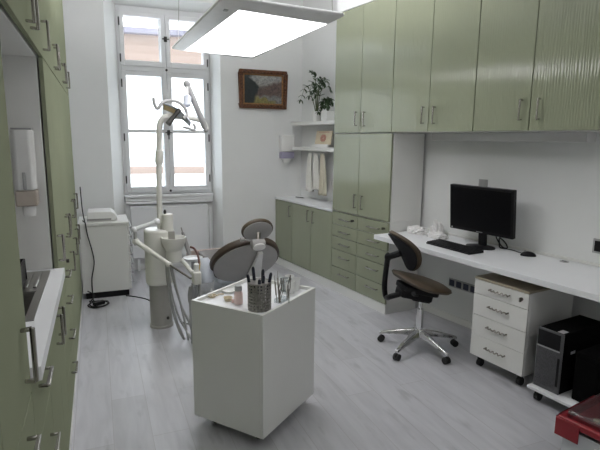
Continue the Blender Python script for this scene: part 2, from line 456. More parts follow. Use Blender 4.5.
def sash(x0, x1, z0, z1, bar=None, w=.050):
    sh = MB()
    wadd(sh, x0, x0+w, z0, z1, .0, .055); wadd(sh, x1-w, x1, z0, z1, .0, .055)
    wadd(sh, x0+w, x1-w, z0, z0+w+.012, .0, .055); wadd(sh, x0+w, x1-w, z1-w, z1, .0, .055)
    if bar: wadd(sh, x0+w, x1-w, bar-.020, bar+.020, .006, .050)
    o = sh.build('sash', 'white_gloss', win, bevel=.005)
    g = MB(); wadd(g, x0+w-.004, x1-w+.004, z0+w, z1-w+.004, .026, .030)
    g.build('pane', 'glass', o, smooth=0)
    return o
lo0, lo1 = fz0+.032, ztr-.03
up0_, up1_ = ztr+.03, fz1-.065
sashes = [sash(FX0+.030, XM-.002, lo0, lo1, 1.695), sash(XM+.002, FX1-.030, lo0, lo1, 1.695),
          sash(FX0+.030, XM-.002, up0_, up1_), sash(XM+.002, FX1-.030, up0_, up1_)]
# outer sash layer of the box window
ou = MB()
for x0, x1 in ((FX0+.005, XM), (XM, FX1-.005)):
    for z0, z1 in ((fz0, ztr), (ztr, fz1-.03)):
        wadd(ou, x0, x0+.045, z0, z1, .19, .23); wadd(ou, x1-.05, x1, z0, z1, .19, .23)
        wadd(ou, x0+.05, x1-.05, z0, z0+.06, .19, .23); wadd(ou, x0+.05, x1-.05, z1-.06, z1, .19, .23)
ou.build('outer_sash', 'white_gloss', win, bevel=.004)
hz = MB()
for zz in (1.12, 2.24, 2.52, 2.92, 1.62):
    for x in (FX0+.032, FX1-.032): wadd(hz, x-.007, x+.007, zz-.045, zz+.045, -.010, .004)
hz.build('hinge', 'iron', win, bevel=.003)
for zz in (2.76, 1.68):
    h = MB(); wadd(h, XM-.018, XM+.018, zz-.03, zz+.03, -.008, .002); wadd(h, XM-.04, XM+.04, zz-.006, zz+.006, -.028, -.012); wadd(h, XM-.007, XM+.007, zz-.007, zz+.007, -.02, 0)
    if zz < 2: wadd(h, XM-.007, XM+.007, zz-.08, zz+.02, -.03, -.012)
    h.build('latch', 'iron', win, bevel=.003)
kn = MB()
for zz in (.975, 2.41):
    kn.ell((XM-(FX0+FX1)/2, -.012, zz-.935), .014, .012, .014)
kn.build('knob', 'iron', win)

of = MB()  # unseen outer wall of this house, added to block sky from the facade opposite
of.box(-16, FX0-.06, YB+.47, YB+.60, -4, 12); of.box(FX1+.06, 16, YB+.47, YB+.60, -4, 12)
of.box(FX0-.06, FX1+.06, YB+.47, YB+.60, -4, .90); of.box(FX0-.06, FX1+.06, YB+.47, YB+.60, 3.12, 12)
struct(of.build('wall_outside', 'facade', smooth=0))

# radiator in the niche
rad = thing('radiator', 'flat white panel radiator under the window', 'radiator', (.81, YW-.03, .09))
B(-.475, .455, -.045, .0, .07, .70).build('panel', 'white_gloss', rad, bevel=.008)
g = MB()
g.box(-.470, .450, -.044, -.002, .703, .713); g.build('top_grille', 'white_gloss', rad, bevel=.002)
g = MB().cyl((.482, -.02, -.09), (.482, -.02, .66), .011); g.cyl((.482, -.02, .64), (.45, -.02, .64), .011)
g.build('pipe', 'white_gloss', rad)
g = MB()
for x in (-.4, .38): g.box(x-.015, x+.015, -.03, -.01, -.09, .08)
g.build('foot', 'white_gloss', rad)

# house across the street
hs = thing('building', 'pale house with peach boarding seen through the window', 'building', (4.0, 19, -4.0), R(-8))
B(-14, 14, 0, 6, 0, 7.92).build('wall', 'facade', hs, smooth=0)
B(-14, 14, -.03, 5.9, 7.93, 9.22).build('cladding', 'clad', hs, smooth=0)
B(-14, 14, -.35, 6.2, 9.22, 9.40).build('eave', 'violet', hs, smooth=0)
MB().prism([(-.35, 9.41), (6.2, 9.41), (3, 11.2)], -14, 14, Matrix(((0, 0, 1, 0), (1, 0, 0, 0), (0, 1, 0, 0), (0, 0, 0, 1)))).build('roof', 'facade', hs, smooth=0)
B(-14, 14, -.30, -.0, 4.30, 4.56).build('ledge', 'clad', hs, smooth=0)
gr = B(-30, 40, 6.6, 60, -4.2, -4.0).build('ground', 'facade', smooth=0)
struct(gr); 

# ------------------------------------------------------------------ cabinets
def add_handle(parent, sg, y, z, L=.135, vert=True, off=.034, t=.010, name='handle'):
    """bar handle standing off a front at local x = 0, outward = -sg"""
    h = MB(); o = -sg
    if vert:
        h.box(o*(off-t), o*off, y-t/2, y+t/2, z-L/2, z+L/2)
        for zz in (z-L/2+t/2, z+L/2-t/2): h.box(0, o*(off-t), y-t/2, y+t/2, zz-t/2, zz+t/2)
    else:
        h.box(o*(off-t), o*off, y-L/2, y+L/2, z-t/2, z+t/2)
        for yy in (y-L/2+t/2, y+L/2-t/2): h.box(0, o*(off-t), yy-t/2, yy+t/2, z-t/2, z+t/2)
    return h.build(name, 'handle', parent, bevel=.0025)

G = .003
def cabinet(name, label, cat, group, sg, face, y0, y1, z0, z1, depth, fronts, kick=0, body='white', ctop=0):
    """sg=+1: right-hand run (front looks to -c); sg=-1: left run (front looks to +x).
    fronts: (kind, y0, y1, z0, z1, handle) with handle = (y, z, 'v'|'h') or None"""
    loc = Rp(face, (y0+y1)/2, z0) if sg > 0 else Vector((face, (y0+y1)/2, z0))
    rz = SK if sg > 0 else 0
    ym = (y0+y1)/2
    t = thing(name, label, cat, loc, rz, group)
    b = MB()
    b.box(sg*.026, sg*depth, y0-ym+.001, y1-ym-.001, kick, z1-z0-ctop)
    b.build('carcass', body, t, bevel=.001, seg=1)
    if kick:
        MB().box(sg*.004, sg*depth*.98, y0-ym+.001, y1-ym-.001, 0, kick-.001).build('plinth', 'white', t)
    for kind, a, c, d, e, hd in fronts:
        f = B(0, sg*.019, a-ym+G, c-ym-G, d-z0+G, e-z0-G).build(kind, 'green' if sg > 0 else 'green_left', t, bevel=.0012, seg=1)
        if hd:
            add_handle(f, sg, hd[0]-ym, hd[1]-z0, vert=hd[2] == 'v', L=hd[3] if len(hd) > 3 else .135)
    return t

FR = 2.935      # front plane of the right run
XLf = -.208     # front plane of the left run
# --- right run
gB = 'low sage green base cabinets'
cabinet('base_cabinet', 'single-door sage green base cabinet at the far corner below the towels', 'cabinet', gB, 1, FR, 5.212, 5.650, 0, .855, .30,
        [('door', 5.212, 5.650, .097, .853, (5.250, .745, 'v'))], kick=.095)
cabinet('base_cabinet', 'two-door sage green base cabinet beside the bank of drawers', 'cabinet', gB, 1, FR, 4.337, 5.210, 0, .855, .32,
        [('door', 4.772, 5.210, .097, .853, (4.815, .745, 'v')), ('door', 4.337, 4.772, .097, .853, (4.705, .745, 'v'))], kick=.095)
rows = [(.738, .873), (.607, .738), (.468, .607), (.276, .468), (.097, .276)]
fr_ = []
for (d, e), hz_ in zip(rows, (.803, .672, .540, .400, .215)):
    fr_.append(('drawer', 3.890, 4.335, d, e, (4.085, hz_, 'h', .17)))
    fr_.append(('drawer', 3.422, 3.890, d, e, (3.62, hz_, 'h', .17)))
dc = cabinet('drawer_cabinet', 'sage green cabinet of ten small drawers in two columns', 'cabinet', None, 1, FR, 3.422, 4.335, 0, .876, .392, fr_, kick=.095)
for yy, k in ((3.955, 0), (3.475, 1)):
    lk = MB().cyl((0, yy-3.8785, .815), (-.014, yy-3.8785, .815), .010); lk.box(-.034, -.012, yy-3.8785-.003, yy-3.8785+.003, .805, .828)
    ob = lk.build('key', 'iron', dc)
cabinet('tall_cabinet', 'two-door sage green cabinet standing on the bank of ten drawers', 'cabinet', None, 1, FR, 3.422, 4.335, .878, 1.680, .392,
        [('door', 3.890, 4.335, .880, 1.679, (3.925, 1.018, 'v')), ('door', 3.422, 3.890, .880, 1.679, (3.812, 1.016, 'v'))])
gU = 'sage green wall cabinets on the right'
cabinet('wall_cabinet', 'sage green top cabinet at the far end, directly right of the plants', 'cabinet', gU, 1, FR, 3.437, 4.335, 1.684, 2.852, .392,
        [('door', 3.890, 4.335, 1.685, 2.851, (3.945, 1.818, 'v')), ('door', 3.437, 3.890, 1.685, 2.851, (3.815, 1.812, 'v'))])
cabinet('wall_cabinet', 'middle one of the sage green top cabinets, above the gap between drawers and monitor', 'cabinet', gU, 1, FR, 2.538, 3.436, 1.684, 2.852, .42,
        [('door', 2.990, 3.436, 1.685, 2.851, (3.04, 1.820, 'v')), ('door', 2.538, 2.990, 1.685, 2.851, (2.918, 1.816, 'v'))])
cabinet('wall_cabinet', 'sage green top cabinet at the right edge, above monitor and mouse', 'cabinet', gU, 1, FR, 1.632, 2.537, 1.684, 2.852, .42,
        [('door', 2.085, 2.537, 1.685, 2.851, (2.143, 1.823, 'v')), ('door', 1.632, 2.085, 1.685, 2.851, (2.014, 1.823, 'v'))])
# worktop of the base cabinets
wt = MB()
a = Rp(FR-.004, 5.655, 0); b = Rp(FR-.004, 4.338, 0)
wt.prism([(a.x, a.y), (b.x, b.y), wp(4.338, -.002), wp(5.61, -.002)], .857, .882)
tag(wt.build('worktop', 'white_top', bevel=.003), 'thin white worktop on the low green base cabinets in the far corner', 'worktop')
# valance under the top cabinets
va = thing('light_valance', 'grey light strip under the green top cabinets above the desk', 'lamp', Rp(3.2, 2.53, 1.618), SK)
B(0, .11, -.68, .68, .0, .064).build('housing', 'valance', va, bevel=.004)

# --- left run
gL = 'tall sage green cabinets on the left'
cabinet('tall_cabinet', 'tall sage green cabinet closest to the camera at the left edge', 'cabinet', gL, -1, XLf, .20, 1.490, 0, 2.852, .60,
        [('door', 1.060, 1.490, .905, 2.85, (1.386, 1.057, 'v', .15)), ('door', .62, 1.06, .905, 2.85, (.73, 1.057, 'v', .15)), ('door', .20, .62, .905, 2.85, None),
         ('drawer', 1.060, 1.490, .70, .905, (1.275, .851, 'h')), ('drawer', 1.060, 1.490, .40, .70, (1.275, .58, 'h')), ('drawer', 1.060, 1.490, .097, .40, (1.275, .30, 'h')),
         ('door', .20, 1.06, .097, .905, None)], kick=.095)
cabinet('base_cabinet', 'sage green drawer unit under the near end of the sink counter', 'cabinet', 'sage green units under the sink', -1, XLf, 1.492, 1.930, 0, .932, .60,
        [('drawer', 1.492, 1.930, .70, .931, (1.69, .855, 'h')), ('drawer', 1.492, 1.930, .40, .70, (1.745, .58, 'h')), ('drawer', 1.492, 1.930, .097, .40, (1.70, .30, 'h'))], kick=.095, ctop=.11)
cabinet('base_cabinet', 'two-door sage green unit under the far end of the sink counter', 'cabinet', 'sage green units under the sink', -1, XLf, 1.932, 2.655, 0, .932, .60,
        [('door', 1.932, 2.335, .097, .931, (2.275, .795, 'v')), ('door', 2.335, 2.655, .097, .931, (2.398, .790, 'v'))], kick=.095, ctop=.11)
cabinet('wall_cabinet', 'sage green cabinet hanging above the sink niche at top left', 'cabinet', None, -1, XLf, 1.492, 2.655, 1.98, 2.852, .60,
        [('door', 1.492, 2.145, 1.982, 2.85, (2.08, 2.086, 'v')), ('door', 2.145, 2.655, 1.982, 2.85, (2.215, 2.088, 'v'))])
def tall_left(label, y0, y1, h0, h1, lower):
    ym = (y0+y1)/2
    fr2 = [('door', y0, ym, 1.982, 2.85, (h0, 2.085, 'v')), ('door', ym, y1, 1.982, 2.85, (h1, 2.085, 'v')),
           ('door', y0, ym, .915, 1.982, (h0, 1.068, 'v')), ('door', ym, y1, .915, 1.982, (h1, 1.068, 'v'))]
    return cabinet('tall_cabinet', label, 'cabinet', gL, -1, XLf, y0+.001, y1-.001, 0, 2.852, .60, fr2+lower, kick=.095)
dr = [('drawer', 2.657, 3.40, a, b, (3.05, b-.07, 'h', .15)) for a, b in ((.76, .915), (.55, .76), (.34, .55), (.097, .34))]
t1 = tall_left('tall sage green cabinet with four drawers directly beyond the sink niche', 2.657, 3.40, 2.705, 3.35, dr)
MB().cyl((.002, 3.22-3.0285, .88), (.018, 3.22-3.0285, .88), .011).build('lock', 'iron', t1)
tall_left('second tall sage green cabinet past the sink niche, between two others', 3.402, 4.22, 3.45, 4.17,
          [('door', 3.402, 3.811, .097, .915, (3.62, .785, 'v')), ('door', 3.811, 4.22, .097, .915, (4.12, .785, 'v'))])
tall_left('tall sage green cabinet at the far end beside the white drawer cabinet', 4.222, 5.10, 4.27, 4.70,
          [('door', 4.222, 4.66, .097, .915, (4.50, .79, 'v')), ('door', 4.66, 5.10, .097, .915, (4.72, .79, 'v'))])
# sink counter
sc = thing('sink_counter', 'white counter with an inset steel sink on the left', 'worktop', (-.19, 2.07, .935))
ct = MB()
y0_, y1_ = 1.492-2.07, 2.654-2.07
sx0, sx1, sy0, sy1 = -.56, -.055, 1.90-2.07, 2.60-2.07     # steel insert (local)
Z = .042
ct.box(sx1, .010, y0_, y1_, 0, Z); ct.box(-.60, sx0, y0_, y1_, 0, Z)
ct.box(sx0, sx1, y0_, sy0, 0, Z); ct.box(sx0, sx1, sy1, y1_, 0, Z)
ct.build('countertop', 'white_top', sc, bevel=.0)
bx0, bx1, by0, by1 = -.45, -.078, sy0+.05, sy0+.36           # bowl
sk = MB()
e = .006
sk.box(bx1, sx1+e, sy0-e, sy1+e, Z-.006, Z+.004); sk.box(sx0-e, bx0, sy0-e, sy1+e, Z-.006, Z+.004)
sk.box(bx0, bx1, sy0-e, by0, Z-.006, Z+.004); sk.box(bx0, bx1, by1, sy1+e, Z-.006, Z+.004)
# bowl walls and bottom hang below
sk.box(bx0, bx0+.004, by0, by1, -.13+Z, Z); sk.box(bx1-.004, bx1, by0, by1, -.13+Z, Z)
sk.box(bx0, bx1, by0, by0+.004, -.13+Z, Z); sk.box(bx0, bx1, by1-.004, by1, -.13+Z, Z)
sk.box(bx0, bx1, by0, by1, -.134+Z, -.13+Z)
so = sk.build('sink', 'steel', sc, smooth=0)
rb = MB()
for i in range(9):
    x = -.088-.034*i
    rb.box(x-.007, x+.007, by1+.05, sy1-.05, Z+.004, Z+.013)
rb.build('drainer_rib', 'steel', so, bevel=.003)
# things on the counter
bn = thing('storage_box', 'black open box on the sink drainer', 'box', (-.40, 2.33, .9875))
k = MB(); k.box(-.08, .08, -.10, .10, 0, .006); k.box(-.08, -.074, -.10, .10, .006, .10); k.box(.074, .08, -.10, .10, .006, .10)
k.box(-.074, .074, -.10, -.094, .006, .10); k.box(-.074, .074, .094, .10, .006, .10)
k.build('tray_body', 'black', bn, bevel=.003)
pk = thing('packet', 'small white packet with magenta flap in the black box', 'packet', (-.40, 2.33, .994))
B(-.06, .06, -.07, .07, 0, .125).build('carton', 'plastic_w', pk, bevel=.004)
B(.061, .065, -.06, .06, .09, .126).build('flap', 'pink_label', pk)
# dispenser on the far side panel of the niche (y = 2.655, faces -y)
def disp_at(px, py): return at(px, py, 2.60)
ds = thing('soap_dispenser', 'tall white dispenser with a lever on the side panel of the sink niche', 'dispenser', (0, 0, 0))
A = at(13.5, 129.5, 2.60); Bp = at(35, 129.5, 2.60); Cp = at(20, 190, 2.60); D = at(26.5, 216, 2.60)
xc = (at(24, 160, 2.6).x); wd = (Bp.x-A.x)*.5
ds.location = (xc, 2.6596, D.z)
zt = A.z-D.z; zm = Cp.z-D.z
zb = at(20, 206, 2.6).z-D.z
MB().prism([(-wd, 0), (wd, 0), (wd, -.075), (wd-.015, -.095), (-wd+.015, -.095), (-wd, -.075)], zm, zt).build('body', 'plastic_w', ds, bevel=.006)
B(-wd+.002, wd-.002, -.085, -.002, zt+.0005, zt+.008).build('lid', 'plate_grey', ds, bevel=.002)
B(-wd-.001, wd+.001, -.092, -.001, zb, zm-.002).build('tank', 'beige_tank', ds, bevel=.006)
MB().lathe([(.026, 0), (.030, zb-.002)], (0.004, -.05, 0)).build('nozzle', 'plastic_w', ds)
B(-.007, .007, -.106, -.096, zm+.005, zm+.085).build('lever', 'plate_grey', ds, bevel=.003)

# ------------------------------------------------------------------ far corner shelves and what is on them
def shelf(label, c0, z0, z1, s0, s1):
    a = Rp(c0, s1, 0); b = Rp(c0, s0, 0)
    return tag(MB().prism([(a.x, a.y), (b.x, b.y), wp(s0, -.001), wp(s1, -.001)], z0, z1).build('wall_shelf', 'white', bevel=.002), label, 'shelf', 'white wall shelves')
shelf('upper white wall shelf carrying the potted plants', 3.11, 1.787, 1.826, 4.340, 5.56)
shelf('lower white wall shelf carrying the cream book', 3.115, 1.482, 1.522, 4.340, 5.56)

def pot(name, label, c, s, z, r, h, square=False):
    t = thing(name, label, 'plant', Rp(c, s, z), SK)
    if square:
        MB().box(-r, r, -r*1.1, r*1.1, 0, h).build('pot', 'plastic_w', t, bevel=.006)
    else:
        MB().lathe([(r*.78, 0), (r*.8, .004), (r, h), (r*.9, h), (r*.88, h-.012), (0, h-.012)]).build('pot', 'plastic_w', t)
    MB().lathe([(r*.7, h+.001), (0, h+.004)], n=12).build('soil', 'soil', t)
    return t
def leaf(mb, base, d, L, w, nrm):
    d = d.normalized(); sde = d.cross(nrm).normalized(); n2 = sde.cross(d)
    ps = []
    for tt, ww, zz in ((0, .05, 0), (.25, .8, .06), (.5, 1, .08), (.78, .6, .05), (1, 0.03, -.03)):
        ctr = base+d*(L*tt)+n2*(L*zz)
        ps.append((ctr-sde*w*ww, ctr+n2*(-w*.25), ctr+sde*w*ww))
    vs = [p for q in ps for p in q]; fs = []
    for i in range(4):
        for j in range(2): fs.append((i*3+j, i*3+j+1, (i+1)*3+j+1, (i+1)*3+j))
    mb.add(vs, fs)
def plant(t, h0, stems, lw=.016, ll=.062, seed=1, stp=2):
    rnd = random.Random(seed)
    sm = MB(); lf = MB()
    for (ax, ay, az, arch) in stems:
        p0 = Vector((ax*.08, ay*.08, h0)); p3 = Vector((ax, ay, h0+az))
        p1 = p0+Vector((ax*.15, ay*.15, az*.6+.03)); p2 = p0+Vector((ax*.55, ay*.55, az*.95+arch))
        path = catmull([p0, p1, p2, p3], 6)
        sm.tube(path, [.005*(1-.7*i/(len(path)-1)) for i in range(len(path))], 6)
        n = len(path)
        for i in range(6, n, stp):
            d = (path[min(i+1, n-1)]-path[i-1]).normalized()
            sd_ = d.cross(Vector((.3, .2, 1))).normalized()
            for sgn in (-1, 1):
                dd = (d*.75+sd_*sgn*.8+Vector((0, 0, rnd.uniform(-.15, .25)))).normalized()
                leaf(lf, path[i], dd, ll*rnd.uniform(.8, 1.15), lw*rnd.uniform(.85, 1.1), Vector((rnd.uniform(-.4, .1), rnd.uniform(-.3, .3), 1)))
        leaf(lf, path[-1], path[-1]-path[-3], ll, lw, Vector((0, .2, 1)))
    sm.build('stem', 'stem', t)
    lf.build('leaves', 'leaf', t, solid=.0015)
p1 = pot('potted_plant', 'tall feathery dark green plant in a white pot on the upper shelf', 3.19, 5.085, 1.827, .062, .115)
plant(p1, .112, [(-.03, .05, .44, .0), (-.04, .31, .16, .16), (0, .17, .20, .16), (-.02, -.17, .30, .08), (0, -.27, .24, .12), (.0, -.08, .33, .03), (-.03, .02, .24, .05)], lw=.014, ll=.060, seed=4)
p2 = pot('potted_plant', 'small bushy dark green plant in a square white pot on the upper shelf', 3.19, 4.84, 1.827, .058, .11, True)
plant(p2, .108, [(-.02, .08, .06, .05), (-.05, .05, .10, .03), (.0, -.07, .09, .04), (-.04, -.06, .05, .05), (.02, .02, .13, .01), (-.06, .10, .0, .06)], lw=.015, ll=.050, seed=9)
# cream book standing against a white holder
bk_ = thing('book', 'cream book with a red picture standing on the lower shelf', 'book', Rp(3.19, 4.965, 1.5235), SK)
tm = Matrix.Rotation(R(10), 4, 'Y')
MB().box(0, .014, -.165, .165, .03, .19, tm).build('cover', 'book_cover', bk_, bevel=.002)
dk = MB()
for an in range(9):
    a_ = 2*PI*an/9; dk.box(-.0015, .0, .0+.035*math.cos(a_)-.03, .0+.035*math.cos(a_)+.022, .105+.028*math.sin(a_)-.014, .105+.028*math.sin(a_)+.014, tm)
dk.box(-.0015, 0, -.12, .11, .170, .175, tm)
dk.build('print', 'book_red', bk_, smooth=0)
hd = MB(); hd.box(-.03, .06, -.175, .175, 0, .006); hd.box(-.03, -.024, -.175, .175, .006, .040)
tag(hd.build('book_stand', 'plastic_w', None), 'low white stand under the cream book', 'stand')
bpy.context.view_layer.update()
o = bpy.data.objects['book_stand']; o.location = Rp(3.19, 4.965, 1.5232); o.rotation_euler = (0, 0, SK)
bk_.location.z += .007

# towels hanging from a rail below the lower shelf
rl = thing('towel_rail', 'small white rail below the lower shelf', 'rail', Rp(3.20, 5.11, 1.46), SK)
g = MB().cyl((0, -.25, 0), (0, .20, 0), .006)
for s_ in (-.23, .18): g.cyl((0, s_, 0), (0, s_, .021), .005)
g.build('rod', 'plastic_w', rl)
def towel(label, s, w, zlow, m, ph, c=3.185):
    n, k = 18, 12
    mb = MB(); vs = []; L = 1.452-zlow
    for j in range(k+1):
        v = j/k
        for i in range(n+1):
            u = i/n-.5
            ww = w*(.72+.38*v)
            vs.append(Vector((.016*math.sin(u*15+ph)*(.3+.9*v)+.012*math.sin(u*33+ph*2)*v, u*ww+.01*math.sin(v*4+ph), -L*v+.006*math.sin(u*9+ph))))
    fs = [(j*(n+1)+i, j*(n+1)+i+1, (j+1)*(n+1)+i+1, (j+1)*(n+1)+i) for j in range(k) for i in range(n)]
    mb.add(vs, fs)
    o = mb.build('towel', m, None, solid=.008, smooth=60)
    o.location = Rp(c, s, 1.452); o.rotation_euler = (0, 0, SK)
    return tag(o, label, 'towel', 'cloths hanging under the shelf')
towel('white cotton towel, leftmost of three hanging below the shelf', 5.20, .125, .985, 'towel_w', 0, 3.175)
towel('white towel hanging in the middle, between the two others below the shelf', 5.065, .125, 1.02, 'towel_w', 1.4, 3.175)
towel('cream towel nearest the tall green cabinet below the shelf', 4.935, .115, .965, 'towel', 2.6)
# sockets near the towels
def plate(name, label, s, z, w, h, n=1, mt='plastic_w', inner='plate_grey', cat='socket', group=None):
    t = thing(name, label, cat, Rp(wall_c(s), s, z), SK-.03*-1, group)
    B(-.010, -.0005, -w/2, w/2, 0, h).build('frame', mt, t, bevel=.003)
    for i in range(n):
        y = -w/2+w/n*(i+.5)
        B(-.016, -.0102, y-w/n*.36, y+w/n*.36, h*.14, h*.86).build('insert', inner, t, bevel=.003)
    return t
plate('wall_socket', 'white double socket on the wall right of the towels', 4.945-.02, 1.00, .10, .15, 2, 'plastic_w', 'plastic_w')
pn = thing('pen', 'dark pen lying on the white corner worktop', 'pen', Rp(3.16, 5.40, .8875), SK+R(-70))
MB().cyl((-.075, 0, 0.0), (.055, 0, .0), .0052).build('barrel', 'iron', pn)
MB().cyl((.055, 0, .0), (.072, 0, .0), .0050, .001).build('tip', 'plate_grey', pn)
# soap dispenser on the back wall
sd2 = thing('soap_dispenser', 'white dispenser with a violet tank on the far wall near the shelves', 'dispenser', (2.245, YB-.0005, 1.345))
B(-.092, .092, -.105, 0, .115, .325).build('body', 'plastic_w', sd2, bevel=.012)
B(-.086, .086, -.10, -.004, .03, .113).build('tank', 'soap_tank', sd2, bevel=.010)
MB().lathe([(.045, -.02), (.06, .028)], (0, -.05, 0)).build('nozzle', 'plastic_w', sd2)

# ------------------------------------------------------------------ framed painting
pc_ = thing('painting', 'landscape painting in a carved brown frame on the back wall', 'painting', (1.945, YB-.002, 1.985))
bpy.context.view_layer.update()
fw, fh, fb = .306, .231, .048
f = MB()
for x0, x1, z0, z1 in ((-fw, fw, -fh, -fh+fb), (-fw, fw, fh-fb, fh), (-fw, -fw+fb, -fh+fb, fh-fb), (fw-fb, fw, -fh+fb, fh-fb)):
    f.box(x0, x1, -.04, 0, z0+fh, z1+fh)
f.build('frame', 'frame_wood', pc_, bevel=.010, seg=3)
g = MB()
n_ = 14
for i in range(n_):
    x = -fw+.03+(2*fw-.06)*i/(n_-1)
    for z in (.030, 2*fh-.030): g.ell((x, -.043, z), .016, .008, .012, 8, 6)
for i in range(10):
    z = .05+(2*fh-.1)*i/9
    for x in (-fw+.03, fw-.03): g.ell((x, -.043, z), .012, .008, .016, 8, 6)
g.build('carving', 'frame_wood', pc_)
ib = .018; iw, ih = fw-fb, fh-fb
f = MB()
for x0, x1, z0, z1 in ((-iw, iw, -ih, -ih+ib), (-iw, iw, ih-ib, ih), (-iw, -iw+ib, -ih+ib, ih-ib), (iw-ib, iw, -ih+ib, ih-ib)):
    f.box(x0, x1, -.022, -.004, z0+fh, z1+fh)
f.build('slip', 'frame_inner', pc_, bevel=.003)
cv = B(-iw+ib, iw-ib, -.014, -.004, -ih+ib, ih-ib).build('canvas', 'painting', pc_, smooth=0)
cv.location = (0, 0, fh)

# ------------------------------------------------------------------ ceiling light
cl = thing('ceiling_light', 'large rectangular lit ceiling light hanging over the dental chair', 'lamp', (0.98, 3.42, 2.30), 0)
def q_(x, y): return (x-.98, y-3.42)
inn = [q_(.750, 2.735), q_(1.322, 2.835), q_(1.270, 4.215), q_(.690, 4.140)]
out = [q_(*gz(px_, py_, 2.325).xy) for px_, py_ in ((222, -3), (344, 15), (252, 58.5), (172, 48))]
def loop(z, P): return [Vector((x, y, z)) for x, y in P]
def grow(P, k): return [(x*k, y*k) for x, y in P]
fm = MB()
rings = [loop(.0, inn), loop(.0, grow(inn, 1.015)), loop(.020, out), loop(.032, grow(out, 1.004)), loop(.042, grow(out, .985)), loop(.045, grow(out, .95))]
vs = [v for r_ in rings for v in r_]; fs = []
for i in range(len(rings)-1):
    for j in range(4): fs.append((i*4+j, i*4+(j+1) % 4, (i+1)*4+(j+1) % 4, (i+1)*4+j))
fs.append((20, 21, 22, 23))
fm.add(vs, fs); fm.build('frame', 'alu', cl, bevel=.006, smooth=30)
dm = MB().prism(grow(inn, .998), .003, .012); dm.build('diffuser', 'diffuser', cl, smooth=0)
MB().prism(grow(out, .85), .0455, .050).build('top_diffuser', 'uplight', cl, smooth=0)
sw = MB()
for x, y in out: sw.cyl((x*.9, y*.9, .046), (x*.8, y*.8, HC-2.30-.002), .0025, n=8)
sw.build('suspension_wire', 'steel', cl)
bd_ = MB().box(-.012, .012, -.02, .02, -.002, .006).build('badge', 'plate_grey', cl, bevel=.002); bd_.location = (-.285, -.62, .007)


# ------------------------------------------------------------------ white cabinet below the window
wc = thing('drawer_cabinet', 'white metal drawer cabinet by the window with its drawers facing right', 'cabinet', (0.0, 5.50, 0.0))
B(-.205, .245, -.25, .25, .062, .745).build('body', 'cart', wc, bevel=.004)
B(-.215, .262, -.26, .26, .747, .775).build('top', 'white', wc, bevel=.003)
B(-.18, .235, -.24, .23, 0.0, .060).build('plinth', 'black', wc)
zs = [.07, .165, .26, .355, .45, .545, .64, .742]
for i in range(7):
    d = B(.247, .262, -.248, .248, zs[i]+.002, zs[i+1]-.002).build('drawer', 'white', wc, bevel=.002)
    h = MB(); zc = (zs[i]+zs[i+1])/2+.02
    for y in (-.2, .2): h.box(.262, .285, y-.006, y+.006, zc-.006, zc+.006)
    h.box(.279, .291, -.21, .21, zc-.010, zc+.010)
    h.build('handle', 'plate_grey', d, bevel=.002)
rt_ = thing('router', 'flat white device on the white drawer cabinet', 'router', (.0, 5.47, .7765))
MB().prism([(-.13, 0), (.115, 0), (.165, .02), (.135, .075), (.10, .10), (-.12, .10)], -.14, .14, Matrix(((1, 0, 0, 0), (0, 0, -1, 0), (0, 1, 0, 0), (0, 0, 0, 1)))).build('case', 'plastic_w', rt_, bevel=.008)
B(-.128, .10, -.1425, -.1405, .012, .030).build('slot', 'plastic_g', rt_)
def cable(label, pts, r, m, name='cable', k=8, group=None):
    return tag(MB().tube(catmull(pts, k), r, 8).build(name, m), label, 'cable', group)
cable('black cable hanging down the face of the white drawer cabinet', [(-.17, 5.40, .782), (-.15, 5.30, .782), (-.142, 5.228, .775), at(87.5, 235, 5.222), at(94, 260, 5.222), at(92, 278, 5.222), at(92.5, 291, 5.222), (-.11, 5.16, .010), (-.06, 5.10, .008)], .0055, 'rubber')
cable('black flex dropping beside the tall green cabinet to the white device', [(-.165, 5.145, 1.15), (-.16, 5.15, .95), (-.15, 5.20, .83), (-.15, 5.36, .783)], .005, 'rubber')
cable('tangled black cable on the floor by the white drawer cabinet', [(-.15, 5.16, .007), (-.06, 5.13, .007), (.02, 5.10, .008), (.0, 4.99, .007), (-.10, 4.93, .007), (-.16, 5.02, .01), (-.08, 5.10, .02), (.03, 5.02, .017), (-.03, 4.92, .017), (-.13, 4.96, .018), (-.14, 5.12, .010), (-.10, 5.19, .05), (-.16, 5.17, .11)], .006, 'rubber')
ad = thing('power_adapter', 'black power adapter lying in the cable tangle on the floor', 'adapter', (-.06, 4.955, .026), R(30))
B(-.055, .055, -.025, .025, 0, .035).build('brick', 'black', ad, bevel=.006)
cable('thin black cable running over the floor to the treatment column', [(.20, 5.225, .006), (.30, 5.14, .006), (.40, 5.00, .006), (.45, 4.75, .006), (.45, 4.45, .006), (.45, 4.36, .006)], .006, 'rubber')

# ------------------------------------------------------------------ dental unit (column, pole with operating lamp, spittoon, hoses)
DY = 4.27
du = thing('dental_unit', 'ivory dental unit column with lamp pole and spittoon by the window', 'dental unit', (.445, DY, 0))
def dl(v): v = Vector(v); return Vector((v.x-.445, v.y-DY, v.z))
MB().lathe([(.100, 0), (.100, .018), (.092, .022), (.092, .39)], n=32).build('column', 'col_grey', du)
ub = MB()
def rrect(x0, x1, y0, y1, r, n=6):
    P = []
    for cx, cy, a in ((x1-r, y1-r, 0), (x0+r, y1-r, 90), (x0+r, y0+r, 180), (x1-r, y0+r, 270)):
        for i in range(n+1):
            t = R(a+90*i/n); P.append((cx+r*math.cos(t), cy+r*math.sin(t)))
    return P
ub.prism(rrect(-.115, .105, -.12, .12, .09), .385, .86)
ub.build('body', 'ivory', du, bevel=.02, seg=3)
MB().cyl((0.045, -.0935, .09), (.045, -.075, .09), .012).build('button', 'iron', du)
